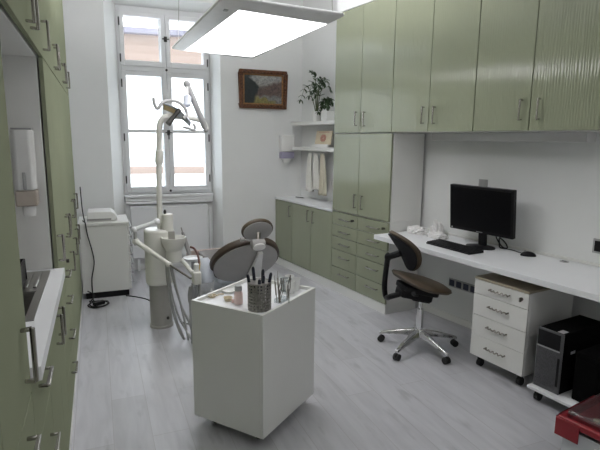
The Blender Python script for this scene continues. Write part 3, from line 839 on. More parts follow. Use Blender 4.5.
# pole
pole = [dl((.462, DY, .862)), dl((.468, DY, 1.2)), dl((.482, DY, 1.60))]
pole += [dl(at(159.5, 126, DY)), dl(at(162, 119.5, DY)), dl(at(166.5, 116.5, DY)), dl(at(174, 116.5, DY+.05))]
MB().tube(catmull(pole, 5), .023, 14).build('lamp_pole', 'ivory', du)
MB().tube([dl((.474, DY, 1.40)), dl((.475, DY, 1.42)), dl((.481, DY, 1.50)), dl((.482, DY, 1.52))], [.025, .033, .033, .025], 16).build('sleeve', 'ivory', du)
harm = [dl(at(172, 116.5, DY+.04)), dl(at(190, 118, DY+.10)), dl(at(203, 122, DY+.12)), dl(at(206.5, 129, DY+.12))]
MB().tube(catmull(harm, 5), .020, 12).build('lamp_arm', 'ivory', du)
sa = MB(); p0 = dl(at(206, 130, DY+.12)); p1_ = dl(at(187, 84, DY+.05))
sa.tube([p0, p0.lerp(p1_, .08), p0.lerp(p1_, .92), p1_], [.016, .026, .024, .018], 12)
sa.ell(p1_, .03, .03, .03); sa.ell(p0, .022, .022, .022)
sa.build('spring_arm', 'plate_grey', du)
hg = MB(); hb = dl(at(187.5, 95, DY+.02)); ht = dl(at(187, 86, DY+.04)); hc = dl(at(187, 107, DY))
hg.tube([ht, hb], .010, 10)
hg.build('hanger', 'plastic_w', du)
mxh = Matrix.Rotation(R(12), 4, 'Y')
MB().tube([hb, hb.lerp(hc, .15), hb.lerp(hc, .85), hc], [.018, .034, .030, .012], 14).build('transformer', 'lampglass', du)
# lamp head: shallow curved reflector with a dark bulb housing and ring handle
hc0 = dl(at(176, 115, DY-.02))
nx = (rt*.84-up*.54).normalized()                 # long axis in the picture: down to the right
nn = (-up*.75-rt*.55-fwd*.35); nn = (nn-nx*nn.dot(nx)).normalized()   # light direction
ny = nn.cross(nx)
rf = MB(); n_, k_ = 20, 10; vs = []
for i in range(n_+1):
    for j in range(k_+1):
        u = i/n_*2-1; v = j/k_*2-1
        vs.append(hc0+nx*(u*.135)+ny*(v*.062*math.sqrt(max(.05, 1-u*u*.6)))-nn*(.026*(1-u*u)+.012*(1-v*v)))
fs = [(i*(k_+1)+j, i*(k_+1)+j+1, (i+1)*(k_+1)+j+1, (i+1)*(k_+1)+j) for i in range(n_) for j in range(k_)]
rf.add(vs, fs); rfo = rf.build('reflector', 'lampglass', du, solid=.008)
am = MB(); vs = []
for i in range(7):
    for j in range(5):
        u = -.92+i*.13; v = -.8+j*.4
        vs.append(hc0+nx*(u*.135)+ny*(v*.048)-nn*(.026*(1-u*u)+.012*(1-v*v)-.010))
am.add(vs, [(i*5+j, i*5+j+1, (i+1)*5+j+1, (i+1)*5+j) for i in range(6) for j in range(4)])
am.build('reflector_insert', 'amber', du, solid=.003)
bh = MB(); q0 = dl(at(179.5, 109.5, DY-.08)); q1 = dl(at(168, 124, DY-.12))
bh.tube([q0, q0.lerp(q1, .25), q0.lerp(q1, .3), q0.lerp(q1, .8), q1], [.017, .019, .016, .021, .024], 14)
bh.build('bulb_housing', 'iron', du)
rg = [at(157, 101, DY-.04), at(158.5, 108, DY-.05), at(161.5, 111.5, DY-.06), at(165.5, 106, DY-.05), at(173, 103.5, DY-.02), at(181, 105, DY), at(187, 110, DY+.01), at(189.5, 117, DY+.01), at(186, 121, DY-.02)]
MB().tube(catmull([dl(v-fwd*.10) for v in rg], 5), .013, 10).build('ring_handle', 'plate_grey', du)
hk = [at(183, 127, DY-.06), at(189, 128.5, DY-.06), at(194, 130, DY-.05), at(194.8, 126, DY-.05), at(193, 124, DY-.05)]
MB().tube(catmull([dl(v) for v in hk], 5), .011, 10).build('grip', 'plate_grey', du)
# cup filler and spittoon
MB().lathe([(.044, 0), (.044, .135), (.038, .142), (0, .142)], dl((.520, DY-.06, .850)), 24).build('cup_filler', 'ivory', du)
MB().lathe([(.010, 0), (.012, .02), (.006, .035), (0, .035)], dl((.500, DY-.06, .993)), 12).build('filler_knob', 'iron', du)
fb_ = MB().box(-.045, .045, -.03, .03, -.075, 0).build('filler_base', 'steel', du, bevel=.004)
fb_.location = dl((.525, DY-.07, .848))
sp = MB().lathe([(.030, -.215), (.062, -.20), (.066, -.11), (.070, -.105), (.096, -.045), (.102, 0), (.094, 0), (.080, -.055), (.02, -.075), (0, -.075)], dl((.548, DY-.16, .81)), 28)
sp.build('spittoon', 'ivory', du)
MB().tube(catmull([dl((.56, DY-.10, .64)), dl((.62, DY-.20, .60)), dl((.66, DY-.30, .545)), dl((.70, DY-.38, .50))], 5), .018, 12).build('drain_pipe', 'ivory', du)

# delivery arms, instrument head with hoses: swings by itself
Y1 = 3.95
ia = du
IO = Vector((.445, DY, 0))
def il(v): return Vector(v)-IO
J1 = at(134.5, 229.5, DY-.13); J2 = at(157, 221.5, DY-.13)
aM = MB(); aM.tube([il(J2), il(J1)], [.017, .019], 12); aM.ell(il(J2), .026, .026, .026); aM.ell(il(J1), .024, .024, .024)
aM.build('upper_arm', 'white_gloss', ia)
J3 = at(136, 241.5, DY-.13)
MB().cyl(il(J1+Vector((0.004, 0, .01))), il(J3+Vector((-.004, 0, -.03))), .014).build('joint_post', 'plate_grey', ia)
E1 = at(169, 264.5, Y1)
aM = MB(); aM.tube([il(J3), il(J3).lerp(il(E1), .1), il(E1)], [.024, .021, .019], 12); aM.ell(il(J3), .028, .028, .028); aM.ell(il(E1), .026, .026, .022)
aM.build('lower_arm', 'ivory', ia)
E2 = at(191, 278.5, 3.62)
MB().tube([il(E1), il(E2)], .008, 8).build('rod', 'steel_dark', ia)
H0 = at(196.5, 277, 3.58)
hM = MB(); hM.box(-.030, .030, -.045, .045, -.05, .045); ob = hM.build('instrument_head', 'ivory', ia, bevel=.010, seg=3); ob.location = il(H0)
hcp = MB().cyl((0, 0, .045), (0.002, 0, .10), .020).build('head_cap', 'plastic_w', ia); hcp.location = il(H0)
for i, (px0, py0, px1, py1, dy) in enumerate(((192.5, 283, 190, 322, 0), (196.5, 284, 195.5, 340, .02), (199.5, 284, 200, 335, -.02))):
    MB().tube([il(at(px0, py0, 3.58+dy)), il(at(px1, py1, 3.58+dy))], [.010, .007], 8).build('instrument', 'plate_grey', ia)
hoses = [[(166, 262, 3.98), (168, 285, 3.98), (174, 312, 3.95), (182, 334, 3.9), (188, 347, 3.85), (192, 343, 3.78), (191, 322, 3.70), (190, 300, 3.62), (191.5, 285, 3.60)],
         [(168, 265, 3.96), (171, 290, 3.95), (178, 315, 3.92), (186, 330, 3.88), (191, 338, 3.8), (196, 344, 3.7), (197.5, 325, 3.62), (196.5, 300, 3.60), (195.5, 286, 3.58)],
         [(170, 265, 3.95), (174, 282, 3.95), (181, 305, 3.92), (189, 322, 3.88), (192, 330, 3.85), (195, 318, 3.74), (189, 300, 3.66), (190, 286, 3.6)],
         [(172, 266, 3.94), (177, 290, 3.92), (184, 318, 3.9), (190, 345, 3.84), (197, 352, 3.74), (201, 338, 3.64), (200, 310, 3.60), (199, 286, 3.57)],
         [(167, 266, 3.97), (170, 300, 3.96), (179, 330, 3.92), (187, 343, 3.86), (194, 350, 3.76), (193.5, 330, 3.66), (193, 305, 3.62), (193, 286, 3.6)]]
for h in hoses:
    MB().tube(catmull([il(at(*p)) for p in h], 6), .0085, 8).build('hose', 'hose', ia)
# coloured cord from the head up over the tray
MB().tube(catmull([il(at(190.5, 247, 3.75)), il(at(194, 248.5, 3.72)), il(at(197.5, 254, 3.68)), il(at(199, 262, 3.62)), il(at(197.5, 272, 3.58))], 6), .008, 8).build('cord', 'cable_brown', ia)
MB().tube(catmull([il(at(195.5, 251, 3.71)), il(at(198.5, 257, 3.66)), il(at(199.8, 264, 3.61)), il(at(198.5, 272, 3.575))], 6), .0055, 8).build('cord', 'gold', ia)
# small white tray with syringe holder beside the chair
ty = thing('instrument_tray', 'small white round tray between spittoon and dental chair', 'tray', (.735, DY+.02, .56))
MB().lathe([(.0, 0), (.075, .0), (.085, .022), (.080, .022), (.07, .008), (0, .008)], n=24).build('dish', 'white_gloss', ty)
MB().cyl((0, 0, -.56), (0, 0, 0), .016).build('stand_post', 'plate_grey', ty)
MB().lathe([(.12, -.56), (.12, -.545), (.02, -.535)], n=20).build('foot', 'plate_grey', ty)
sg_ = thing('air_syringe', 'dark grey handpiece leaning beside the spittoon', 'dental tool', (.735, DY-.02, .583))
a0_ = at(182.5, 232, DY-.02)-Vector((.735, DY-.02, .583)); a1_ = at(189.5, 254.5, DY-.02)-Vector((.735, DY-.02, .583))
MB().tube([a0_, a0_.lerp(a1_, .15), a0_.lerp(a1_, .2), a1_], [.010, .016, .020, .018], 12).build('grip', 'plastic_g', sg_)
MB().tube([a0_, a0_+Vector((-.01, 0, .04))], .005, 8).build('nozzle', 'steel', sg_)

# ------------------------------------------------------------------ dental chair
CY = 4.02
cc = at(246, 264, CY)
toC = (Vector((0, 0, CAMZ))-cc).normalized()
n_b = (toC*.50+(rt*.27-up*.96)*.866).normalized()           # faces down towards the camera: back side of the backrest
v_b = (Vector((0, 0, 1))-n_b*n_b.z).normalized()
u_b = v_b.cross(n_b).normalized()
hx_ = Vector((v_b.x, v_b.y, 0)).normalized()                # head direction on the floor
dch = thing('dental_chair', 'brown dental chair with grey shell back and round headrest', 'dental chair', (cc.x-hx_.x*.55, cc.y-hx_.y*.55, 0))
DO = Vector(dch.location)
def cl_(v): return Vector(v)-DO
def egg(rx, ry, off, bulge, n=36, m=9, skew=0.0):
    """dished oval plate: rings from rim to middle; off along +n (back side), bulge of the back"""
    vs = []
    for i in range(m+1):
        f_ = 1-i/m
        for j in range(n):
            a = 2*PI*j/n
            x = rx*f_*math.cos(a); y = ry*f_*math.sin(a)
            x *= 1+.10*math.sin(a)*f_*0
            vs.append((x, y, off+bulge*(1-f_*f_)))
    return vs, n, m
def plate_obj(name, rx, ry, t0, t1, bulge, m_, parent, fr_mx, bevel=0):
    va, n, m = egg(rx, ry, t0, 0); vb, _, _ = egg(rx, ry, t1, bulge)
    vs = va+vb; o = len(va); fs = []
    for i in range(m):
        for j in range(n):
            q = (j+1) % n
            fs.append((i*n+j, i*n+q, (i+1)*n+q, (i+1)*n+j)); fs.append((o+i*n+j, o+(i+1)*n+j, o+(i+1)*n+q, o+i*n+q))
    for j in range(n): fs.append((j, o+j, o+(j+1) % n, (j+1) % n))
    return MB().add([fr_mx @ Vector(v) for v in vs], fs).build(name, m_, parent, smooth=50, bevel=bevel, seg=3)
mxb = basis(u_b, v_b, n_b, cl_(cc))
plate_obj('backrest', .305, .320, -.075, -.012, .012, 'brown_dark', dch, mxb, bevel=.014)
plate_obj('back_shell', .282, .297, -.010, .0, .040, 'shell', dch, mxb)
# crease and spine cover on the shell
spc = MB()
vs = []
for t_, w_ in ((.235, .022), (.16, .028), (.04, .042), (-.10, .060), (-.17, .066)):
    for sg__ in (-1, 1): vs.append(mxb @ Vector((.060+sg__*w_+(.23-t_)*.08, t_, .041-.3*t_*t_)))
    for sg__ in (1, -1): vs.append(mxb @ Vector((.060+sg__*w_+(.23-t_)*.08, t_, .072-.3*t_*t_)))
fs = []
for i in range(4):
    for j in range(4): fs.append((i*4+j, i*4+(j+1) % 4, (i+1)*4+(j+1) % 4, (i+1)*4+j))
fs += [(0, 1, 2, 3), (16, 17, 18, 19)]
spc.add(vs, fs).build('spine_cover', 'shell_light', dch, bevel=.006)
# headrest
hcn = at(258, 231.5, CY-.30)
n_h = (toC*.66+(rt*.34-up*.94)*.75).normalized()
v_h = (Vector((0, 0, 1))-n_h*n_h.z).normalized(); u_h = v_h.cross(n_h).normalized()
mxh = basis(u_h, v_h, n_h, cl_(hcn))
plate_obj('headrest', .132, .112, -.038, -.004, .006, 'brown', dch, mxh, bevel=.012)
plate_obj('headrest_shell', .120, .100, -.003, .003, .014, 'shell', dch, mxh)
jb = MB(); jc = at(258, 244, CY-.36)
jb.tube([cl_(jc)-u_h*.055, cl_(jc)-u_h*.05, cl_(jc)+u_h*.05, cl_(jc)+u_h*.055], [.03, .040, .040, .03], 16)
jb.build('headrest_joint', 'plastic_g', dch)
plate_obj('joint_cap', .052, .036, .030, .040, .008, 'shell_light', dch, basis(u_h, v_h, n_h, cl_(jc)))
jn = MB(); jn.tube([cl_(hcn)+n_h*.014, cl_(jc)], .018, 10); jn.build('headrest_stem', 'steel_dark', dch)
kn_ = at(240.5, 239.5, CY-.30)
jn = MB(); jn.cyl(cl_(kn_), cl_(kn_)+u_b*.03, .016); jn.tube([cl_(kn_)+u_b*.02, cl_(jc)-n_h*.02], .006, 8); jn.build('knob', 'plastic_g', dch)
# seat, leg rest, base
base_dir = -hx_
side_ = Vector((-base_dir.y, base_dir.x, 0))
sb_ = cl_(cc)-v_b*.31-n_b*.02
mxs = basis(side_, base_dir, Vector((0, 0, 1)), Vector((sb_.x, sb_.y, .50)))
def pad(x0, x1, y0, y1, z0, z1, name, m_, r=.05, mx=None):
    MB().prism(rrect(x0, x1, y0, y1, r), z0, z1, mx).build(name, m_, dch, bevel=.02, seg=3)
pad(-.25, .25, .02, .55, -.06, .03, 'seat', 'brown', .10, mxs)
mxl = mxs @ Matrix.Translation((0, .56, .0)) @ Matrix.Rotation(R(-14), 4, 'X')
pad(-.23, .23, .0, .62, -.06, .03, 'leg_rest', 'pinkish', .10, mxl)
pad(-.18, .18, .05, .50, -.19, -.062, 'seat_frame', 'bluewhite', .05, mxs)
mxc = basis(side_, base_dir, Vector((0, 0, 1)), Vector((sb_.x, sb_.y, 0)))
pad(-.12, .12, .10, .42, .06, .305, 'lift_column', 'bluewhite', .06, mxc)
pad(-.24, .24, -.12, .62, 0, .058, 'base_plate', 'bluewhite', .10, mxc)
# armrest shell at the left of the backrest
ar = MB(); pA = cl_(at(204, 258, CY+.12)); pB = cl_(at(207, 283, CY+.05))
ar.tube([pA, pA.lerp(pB, .15), pA.lerp(pB, .8), pB], [.035, .055, .070, .05], 16)
ar.build('armrest', 'bluewhite', dch)

# ------------------------------------------------------------------ white instrument cart
ca_ = Vector((.724, 2.250, 0)); cx_ = Vector((.4405, .347, 0)); cy_ = Vector((-.275, .3491, 0))*1.06
cw = cx_.length; cdp = cy_.length
cang = math.atan2(cx_.y, cx_.x)
cen = ca_+(cx_+cy_)/2
ct_ = thing('instrument_cart', 'white box trolley with a sunken top in the middle of the room', 'cart', (cen.x, cen.y, 0), cang)
w2, d2 = cw/2, cdp/2
cb = MB()
t_ = .016
cb.box(-w2, w2, -d2, -d2+t_, .068, .748); cb.box(-w2, w2, d2-t_, d2, .068, .748)
cb.box(-w2, -w2+t_, -d2+t_, d2-t_, .068, .748); cb.box(w2-t_, w2, -d2+t_, d2-t_, .068, .748)
cb.box(-w2+t_, w2-t_, -d2+t_, d2-t_, .068, .090)
cb.build('body', 'cart', ct_, bevel=.0015, seg=1)
B(-w2+t_, w2-t_, -d2+t_, d2-t_, .715, .728).build('tray', 'white_top', ct_)
for x in (-w2+.085, w2-.085):
    for y in (-d2+.085, d2-.085):
        k = MB(); k.cyl((x-.011, y, .024), (x+.011, y, .024), .024); kk = k.build('caster', 'rubber', ct_)
        B(x-.016, x+.016, y-.014, y+.014, .050, .067).build('fork', 'plate_grey', kk)
bpy.context.view_layer.update()
TZ = .7285
def cpt(px, py, z=TZ):
    d = rt*((px-300)/FPX)-up*((py-225)/FPX)+fwd
    return Vector((0, 0, CAMZ))+d*((z-CAMZ)/d.z)
# perforated steel beaker
c0 = cpt(259.5, 308.5); BR, BH = .062, .150
bt = thing('instrument_beaker', 'perforated steel beaker full of dark-handled tools on the cart', 'beaker', (c0.x, c0.y, TZ))
nz_, nr_ = 42, 17
vs = []
for i in range(nr_+1):
    for j in range(nz_):
        a = 2*PI*j/nz_; vs.append((BR*math.cos(a), BR*math.sin(a), BH*i/nr_))
fs = []
for i in range(nr_):
    for j in range(nz_):
        if 1 <= i <= nr_-2 and i % 2 == 1 and j % 2 == 0: continue
        q = (j+1) % nz_
        fs.append((i*nz_+j, i*nz_+q, (i+1)*nz_+q, (i+1)*nz_+j))
fs.append(tuple(range(nz_))[::-1])
MB().add(vs, fs).build('cup', 'steel_beaker', bt, solid=.0015)
MB().lathe([(BR+.0015, BH-.006), (BR+.003, BH-.003), (BR+.0015, BH), (BR-.001, BH-.002)], n=36).build('rim', 'steel_beaker', bt)
gT = 'dark-handled tools in the steel beaker'
for i, (dx, dy, tx, ty_, L, m_) in enumerate(((-.045, .010, -.060, .014, .185, 'navy'), (-.012, .030, -.020, .050, .215, 'navy'), (.012, -.020, .014, -.030, .185, 'navy'), (.020, .010, .026, .016, .205, 'navy'), (.040, -.020, .056, -.028, .195, 'navy'), (-.010, -.030, -.014, -.046, .170, 'navy'))):
    nm = ['leftmost', 'tallest', 'short middle', 'broad middle', 'rightmost', 'front'][i]
    tl = thing('dental_tool', '%s dark-handled tool standing in the perforated steel beaker' % nm, 'dental tool', (c0.x+dx*.6, c0.y+dy*.6, TZ+.004), 0, gT)
    topv = Vector((tx-dx*.6, ty_-dy*.6, L)); 
    MB().tube([(0, 0, 0), topv*.45], .0028, 8).build('shaft', 'steel', tl)
    MB().tube([topv*.45, topv*.55, topv*.95, topv], [.005, .0082, .0086, .005], 10).build('grip', m_, tl)
# clear glass with tweezers
g0 = cpt(286, 294)
def glass(label, c, r, h):
    return tag(MB().lathe([(r*.8, 0), (r*.82, .003), (r, h), (r*.95, h), (r*.77, .004), (0, .004)], (0, 0, 0), 24).build('glass_cup', 'clear'), label, 'cup')
gl_ = glass('clear cup behind the tweezers on the cart', g0, .035, .075); gl_.location = (g0.x+.02, g0.y+.06, TZ)
gw = 'tweezers and probes standing on the cart'
tw0 = cpt(281, 302)
twz = thing('tweezer_stand', 'small clear block holding tweezers at the right of the cart', 'stand', (tw0.x, tw0.y, TZ), cang)
B(-.03, .05, -.028, .028, 0, .022).build('block', 'clear', twz, bevel=.003)
for i, (px, py, pb, qb) in enumerate(((273.5, 277, 277, 306), (277, 274, 279, 309), (275.5, 286, 281, 308), (285, 281, 279.5, 303), (291.5, 280, 287, 300), (282, 288, 279, 300), (288, 290, 289, 304))):
    b_ = cpt(pb, min(qb, 303), TZ+.023); tp = cpt(px, py, TZ+.13)
    # keep the tip above the base with a modest lean
    tp = b_+Vector(((tp-b_).x*.75, (tp-b_).y*.75, .125+.012*(i % 3)))
    L_ = ['leftmost thin steel probe', 'tallest slender steel probe', 'short steel probe near the beaker', 'leaning steel tweezers in the middle', 'rightmost dark steel tweezers', 'short steel tweezers at the back', 'small steel probe near the cup'][i]
    tz = thing('tweezers' if i in (3, 4, 5) else 'dental_probe', L_ + ' standing at the right of the cart top', 'dental tool', b_, 0, gw)
    v = tp-b_
    s2 = rt*.008
    if i in (3, 4, 5):
        MB().tube([(0, 0, 0), v*.5+s2, v], .0023, 6).build('arm', 'steel_dark', tz); MB().tube([(0, 0, 0), v*.5-s2, v], .0023, 6).build('arm', 'steel_dark', tz)
    else:
        MB().tube([(0, 0, 0), v*.25, v*.3, v*.75, v*.8, v], [.0018, .0020, .004, .004, .0020, .0012], 8).build('probe_shaft', 'steel_dark', tz)
# white cotton rolls stack / cups at right
rb_ = cpt(290, 293)
for i, (dx, dy, z, r_) in enumerate(((0, 0, 0, .030), (.075, .005, 0, .029), (.035, .062, 0, .030), (.105, .065, 0, .028))):
    nm = ['nearest the tweezers', 'at the right rim', 'towards the chair', 'in the far corner'][i]
    v = rb_+Vector((dx*math.cos(cang)-dy*math.sin(cang), dx*math.sin(cang)+dy*math.cos(cang), 0))
    o = tag(MB().lathe([(r_*.75, 0), (r_, .072), (r_*.92, .072), (r_*.7, .004), (0, .004)], n=18).build('plastic_cup', 'plastic_w'), 'small white plastic cup on the cart, ' + nm, 'cup', 'white plastic cups on the cart')
    o.location = (v.x, v.y, TZ)
# pink bottle
pb = cpt(238.5, 303.5)
bo = thing('bottle', 'small pink bottle with grey cap on the cart left of the steel beaker', 'bottle', (pb.x, pb.y, TZ))
MB().lathe([(.022, 0), (.0235, .004), (.0235, .058), (.018, .070), (.016, .074)], n=20).build('flask', 'pink', bo)
MB().lathe([(.020, .0745), (.0205, .098), (.018, .102), (0, .102)], n=18).build('cap', 'plate_grey', bo)
# little dishes
def dish(label, px, py, r, m_, h=.012):
    c = cpt(px, py)
    o = tag(MB().lathe([(r*.7, 0), (r, h), (r*.92, h), (r*.6, .003), (0, .003)], n=20).build('small_dish', m_), label, 'dish', 'little dishes on the cart')
    o.location = (c.x, c.y, TZ); return o
dish('tiny cream dish near the left corner of the cart', 212, 297, .026, 'cream')
dish('white dish behind the pink bottle on the cart', 229, 292, .040, 'plastic_w')
dish('cream dish left of the pink bottle at the front rim of the cart', 228, 300.5, .026, 'cream', .02)
dish('pale pink dish touching the pink bottle on the cart', 233, 302.5, .010, 'pink', .016)
yc = cpt(217, 296.5)
o = tag(MB().tube([(-.02, -.008, .004), (0, .004, .008), (.025, .008, .004)], .004, 8).build('cotton_stick', 'cream'), 'short yellowish stick lying beside the tiny cream dish', 'stick'); o.location = (yc.x+.018, yc.y+.012, TZ)
wk = cpt(209.5, 293)
o = tag(MB().lathe([(.008, 0), (.008, .018), (.003, .021), (.003, .030), (0, .030)], n=14).build('vial', 'plastic_w'), 'tiny white vial at the far left rim of the cart', 'vial'); o.location = (wk.x+.01, wk.y-.008, TZ)

# ------------------------------------------------------------------ desk
dk = thing('desk', 'long white desk top fixed along the right wall', 'desk', Rp(3.06, 2.3, 0), SK)
def dloc(c, s): return (c-3.06, s-2.3)
MB().prism([dloc(2.765, 3.415), dloc(2.755, .95), dloc(wall_c(.95)-.002, .95), dloc(wall_c(3.415)-.002, 3.415)], .745, .785).build('desktop', 'white_top', dk, bevel=.003)
MB().prism([dloc(wall_c(3.41)-.018, 3.41), dloc(wall_c(.95)-.018, .95), dloc(wall_c(.95)-.003, .95), dloc(wall_c(3.41)-.003, 3.41)], .786, .806).build('upstand', 'white', dk, bevel=.003)
# sockets under the desk and switches above
s4 = plate('wall_socket', 'strip of four dark sockets on the wall under the desk', 2.905, .318, .31, .078, 4, 'plate_grey', 'socket_blue')
plate('wall_socket', 'grey socket on the wall just above the monitor', 2.77, 1.222, .085, .085, 1, 'plate_grey', 'plate_grey')
plate('wall_socket', 'grey socket with dark insert at the right edge above the desk', 1.795, .875, .10, .10, 1, 'plate_grey', 'black')
# monitor
mt_ = thing('monitor', 'black widescreen monitor standing on the desk', 'monitor', Rp(3.19, 2.60, .786), SK+R(2))
mxm = Matrix.Translation((0, .02, .295)) @ Matrix.Rotation(R(-5), 4, 'Y')
MW, MH = .297, .186
f = MB(); bz = .018
f.box(-.018, .022, -MW, MW, -MH, MH, mxm); f.build('casing', 'black', mt_, bevel=.006)
MB().box(-.0195, -.0182, -MW+bz, MW-bz, -MH+bz+.008, MH-bz, mxm).build('screen', 'screen', mt_, smooth=0)
MB().box(-.020, -.0182, MW-.030, MW-.018, -MH+.008, -MH+.020, mxm).build('logo', 'plate_grey', mt_)
MB().box(-.020, -.0182, -.03, .03, -MH+.009, -MH+.014, mxm).build('maker_mark', 'plate_grey', mt_)
f = MB(); f.box(.012, .036, -.035, .035, .012, .25, Matrix.Rotation(R(-4), 4, 'Y')); f.build('neck', 'black', mt_, bevel=.006)
MB().lathe([(.120, 0), (.122, .006), (.08, .014), (0, .016)], (0, 0, 0), 32, Matrix.Diagonal((.75, 1.0, 1, 1))).build('foot', 'black', mt_)
# keyboard
kb = thing('keyboard', 'black keyboard on the desk in front of the monitor', 'keyboard', Rp(2.970, 2.675, .786), SK+R(-1.5))
MB().prism([(-.078, .004), (.078, .004), (.078, .026), (-.078, .015)], -.228, .228, Matrix(((1, 0, 0, 0), (0, 0, 1, 0), (0, 1, 0, -.004), (0, 0, 0, 1)))).build('case', 'black', kb, bevel=.004)
ks = MB()
tk = Matrix.Rotation(R(-4), 4, 'Y')
for r_ in range(6):
    for c_ in range(21):
        if c_ in (15, 19) and False: continue
        x = -.062+r_*.0235; y = .214-c_*.0214
        ks.box(x-.009, x+.009, y-.0085, y+.0085, .0125+.0018*r_*1.0, .0205+.0018*r_, None)
ks.build('keys', 'black', kb, bevel=.0015, seg=1)
# mouse and its cable
ms = thing('computer_mouse', 'black mouse on the desk right of the monitor', 'mouse', Rp(3.26, 2.225, .786), SK+R(35))
MB().ell((0, 0, .0), .032, .055, .034, mx=Matrix.Identity(4)).build('shell', 'black', ms)
o = ms.children[0]
for v in o.data.vertices: v.co.z = max(v.co.z, 0)
MB().cyl((-.004, .022, .030), (.004, .022, .030), .010).build('wheel', 'plate_grey', ms)
cable('black mouse cable lying on the desk behind the monitor foot', [Rp(3.275, 2.275, .792), Rp(3.29, 2.33, .790), Rp(3.31, 2.39, .790), Rp(3.30, 2.46, .790), Rp(3.315, 2.52, .790)], .003, 'rubber')
cable('bundle of black cables behind the monitor foot', [Rp(3.30, 2.45, .792), Rp(3.27, 2.48, .80), Rp(3.31, 2.52, .83), Rp(3.285, 2.50, .87), Rp(3.32, 2.47, .83), Rp(3.29, 2.43, .80), Rp(3.32, 2.50, .796), Rp(3.31, 2.55, .86), Rp(3.30, 2.54, .90)], .0055, 'rubber')
cap_ = thing('cable_outlet', 'small grey cable outlet in the desk right of the mouse', 'outlet', Rp(3.33, 1.99, .7855), SK)
MB().lathe([(.030, 0), (.030, .003), (0, .004)], n=20).build('cap', 'plate_grey', cap_)
MB().box(-.006, .006, -.016, .016, .0042, .0055).build('slot', 'black', cap_)
# crumpled white cloth
def crumple(label, c, s, r, h, seed):
    rnd = random.Random(seed); bm = bmesh.new()
    bmesh.ops.create_icosphere(bm, subdivisions=4, radius=1)
    ph = [(Vector((rnd.uniform(-1, 1), rnd.uniform(-1, 1), rnd.uniform(-1, 1))).normalized()*rnd.uniform(3, 9), rnd.uniform(0, 6), rnd.uniform(.09, .22)) for _ in range(10)]
    for v in bm.verts:
        k = 1
        for d, p, a in ph: k += a*abs(math.sin(v.co.dot(d)+p))-a*.5
        v.co = Vector((v.co.x*r*k, v.co.y*r*k*1.3, max(0, v.co.z*h*k)))
    me = bpy.data.meshes.new('paper_towel'); bm.to_mesh(me); bm.free(); me.materials.append(M['tissue']); me.shade_smooth(); me.set_sharp_from_angle(angle=R(30))
    o = bpy.data.objects.new('paper_towel', me); COL.objects.link(o); o.location = Rp(c, s, .786); o.rotation_euler = (0, 0, SK)
    return tag(o, label, 'paper', 'crumpled papers on the desk')
crumple('crumpled white paper heap in the corner of the desk by the cabinet side', 3.17, 3.29, .065, .05, 3)
crumple('crumpled white paper nearest the monitor', 3.18, 3.055, .062, .038, 5)
crumple('tall crumpled white paper behind the other papers at the desk wall', 3.285, 3.165, .04, .095, 8)

# ------------------------------------------------------------------ drawer pedestal
pd = thing('drawer_pedestal', 'white four-drawer pedestal on casters under the desk', 'cabinet', Rp(2.80, 2.093, 0), SK)
B(.020, .50, -.214, .214, .088, .655).build('body', 'white', pd, bevel=.002)
B(.0, .51, -.216, .216, .657, .672).build('top', 'beige_top', pd, bevel=.002)
dz = [.090, .252, .398, .552, .655]
for i in range(4):
    d = B(0, .018, -.214, .214, dz[i]+.0015, dz[i+1]-.0015).build('drawer', 'white', pd, bevel=.0015)
    zc = (dz[i]+dz[i+1])/2+(.012 if i < 3 else .006)
    w_ = [( -.022-.005*math.sin(k*PI*2/6), .075-.150*k/24, zc+.0045*math.sin(k*PI*2/5)) for k in range(25)]
    h = MB().tube(w_, .0050, 8)
    for y in (.075, -.075): h.cyl((0, y, zc), (-.026, y, zc), .0055, n=10)
    h.build('handle', 'steel_dark', d)
lk = MB().cyl((0, -.165, .612), (-.006, -.165, .612), .011); lk.box(-.026, -.006, -.168, -.162, .596, .624); lk.build('key', 'steel_dark', pd)
for x in (.06, .45):
    for y in (-.165, .165):
        k = MB().cyl((x, y-.014, .028), (x, y+.014, .028), .028); kk = k.build('caster', 'rubber', pd)
        B(x-.018, x+.018, y-.012, y+.012, .056, .087).build('fork', 'black', kk)

# ------------------------------------------------------------------ computer on a wheeled board
bd = thing('wheeled_board', 'low white board on casters under the computer', 'stand', Rp(2.728, 1.575, 0), SK)
B(0, .50, -.215, .215, .080, .100).build('board', 'white_top', bd, bevel=.003)
for x in (.06, .44):
    for y in (-.17, .17):
        k = MB().cyl((x, y-.014, .030), (x, y+.014, .030), .030); kk = k.build('caster', 'rubber', bd)
        B(x-.02, x+.02, y-.013, y+.013, .060, .079).build('fork', 'black', kk)
pcb = thing('computer', 'black computer tower with silver-edged grille on the wheeled board', 'computer', Rp(2.765, 1.690, .101), SK)
B(.014, .44, -.083, .083, 0, .385).build('case', 'matte_black', pcb, bevel=.004)
B(.0, .012, -.085, .085, .0, .388).build('bezel', 'grille', pcb, bevel=.005)
B(-.003, -.0005, -.068, .077, .278, .375).build('drive_bays', 'black', pcb, bevel=.001)
B(-.006, -.0005, -.070, .079, .268, .275).build('trim_strip', 'plate_grey', pcb, bevel=.001)
def mesh_grille():
    g = MB()
    for i in range(15):
        for j in range(21):
            if (i+j) % 2 == 0:
                y = -.050+i*.0085; z = .03+j*.0115
                g.box(-.0045, -.0005, y-.0035, y+.0035, z-.0042, z+.0042)
    g.box(-.002, -.0005, -.055, .077, .02, .266)
    return g
mesh_grille().build('grille', 'grille', pcb, smooth=0)
B(-.003, -.0005, -.074, -.060, .05, .23).build('port_strip', 'black', pcb)
B(.02, .075, -.068, -.03, .3852, .3862).build('sticker', 'plate_grey', pcb)
B(.09, .135, -.0845, -.0832, .245, .262).build('side_badge', 'plate_grey', pcb)
